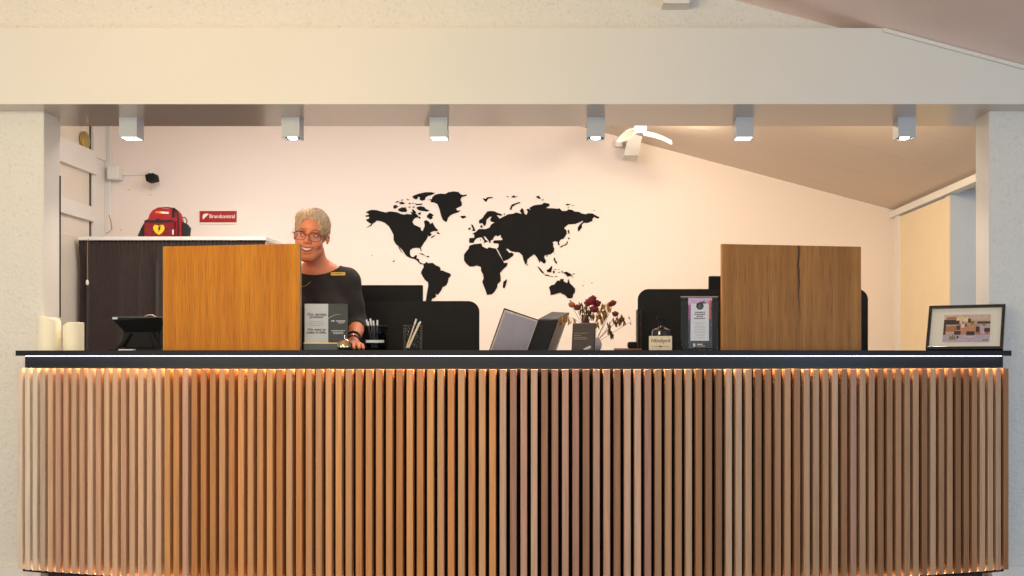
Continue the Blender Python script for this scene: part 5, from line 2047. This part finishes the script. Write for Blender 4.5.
# glasses
gl = bpy.data.objects.new('glasses', None)
COL.objects.link(gl)
gl.parent = person
gl['_w'] = 1
mb = MB(); ml = MB(); mt = MB()
for s in (-1, 1):
    ring = []
    for k in range(32):
        a = 2 * PI * k / 32
        ca, sa_ = math.cos(a), math.sin(a)
        ex = abs(ca) ** .8 * (1 if ca > 0 else -1); ez = abs(sa_) ** .8 * (1 if sa_ > 0 else -1)
        lx = s * .0355 + .0272 * ex
        lz = -.004 + .0198 * ez
        ring.append(Vector((lx, -.1005 + abs(lx) ** 2 * 3.2, lz)))
    mb.tube([W_(p) for p in ring], [.0017 if p.z > .002 else .0009 for p in ring], 8, closed=True)
    c_ = sum(ring, Vector()) / 32
    V = [W_(c_)] + [W_(p) for p in ring]
    ml.add(V, [(0, 1 + (k + 1) % 32, 1 + k) for k in range(32)])
    mt.tube([W_((s * .0625, -.087, .007)), W_((s * .073, -.075, .007)), W_((s * .080, -.02, .006)), W_((s * .083, .012, .003)), W_((s * .082, .03, -.014))], .0017, 6)
mb.tube([W_((-.0085, -.1005, .002)), W_((0, -.104, .005)), W_((.0085, -.1005, .002))], .0016, 8)
mb.build('frame_front', m_frame, gl, True)
ml.build('lens', m_lens, gl, True)
mt.build('temple_arm', m_frame, gl, True)
# name badge, necklace, wristband
c = P(336, 273.2, 4.965)
bm_ = Matrix.Translation(c) @ Matrix.Rotation(math.radians(9), 4, 'Z') @ Matrix.Rotation(math.radians(-24), 4, 'X') @ Matrix.Rotation(math.radians(-1), 4, 'Y')
bd = MB().box(-.034, .034, -.003, .003, -.0085, .0085, M=bm_, bev=.0008).build('name_badge', m_gold, person)
mb = MB()
for x0_, x1_ in ((-.028, -.020), (-.014, -.004), (-.002, .008), (.010, .018)):
    mb.box(x0_, x1_, -.0034, -.003, -.0022, .0022, M=bm_)
mb.build('badge_marks', mat('badge_ink', (150, 110, 60), .5, var=.05), bd)


def torso_front(x, z, off=.012):
    ys_ = np.linspace(4.8, 5.1, 400)
    g = G3(np.full(400, x), ys_, np.full(400, z))
    d = np.minimum(torso(g) - .0075, neck(g))
    return float(ys_[int(np.argmax(d < 0))]) - off


bdy = torso_front(c.x, c.z, 0)
bd.location = (bd.location[0], bd.location[1] + (bdy - c.y) - .006, bd.location[2])
mb = MB()
nk = []
for k in range(25):
    q = -1 + k / 12
    x = cx - .050 + .072 * q
    z = 1.412 + .085 * q * q
    nk.append((x, torso_front(x, z, .002), z))
mb.tube(nk, .0011, 6)
mb.build('necklace', m_gold, person, True)
e, w_ = np.array(ELB[1]), np.array(WR[1])
n_ = (w_ - e) / np.linalg.norm(w_ - e)
u_ = np.cross(n_, (0, 0, 1)); u_ /= np.linalg.norm(u_)
v_ = np.cross(u_, n_)
cc = w_ - n_ * .004
ring = [Vector(cc + (u_ * math.cos(2 * PI * k / 28) + v_ * math.sin(2 * PI * k / 28)) * .0285) for k in range(28)]
wb = MB().tube(ring, .0042, 8, closed=True).build('wristband', m_blackpl, person, True)
c = Vector(cc + v_ * .031 + u_ * .004)
MB().ell(c, (.013, .011, .005)).build('watch_face', m_chrome, wb, True)

for o in bpy.data.objects:
    if '_w' in o:
        del o['_w']
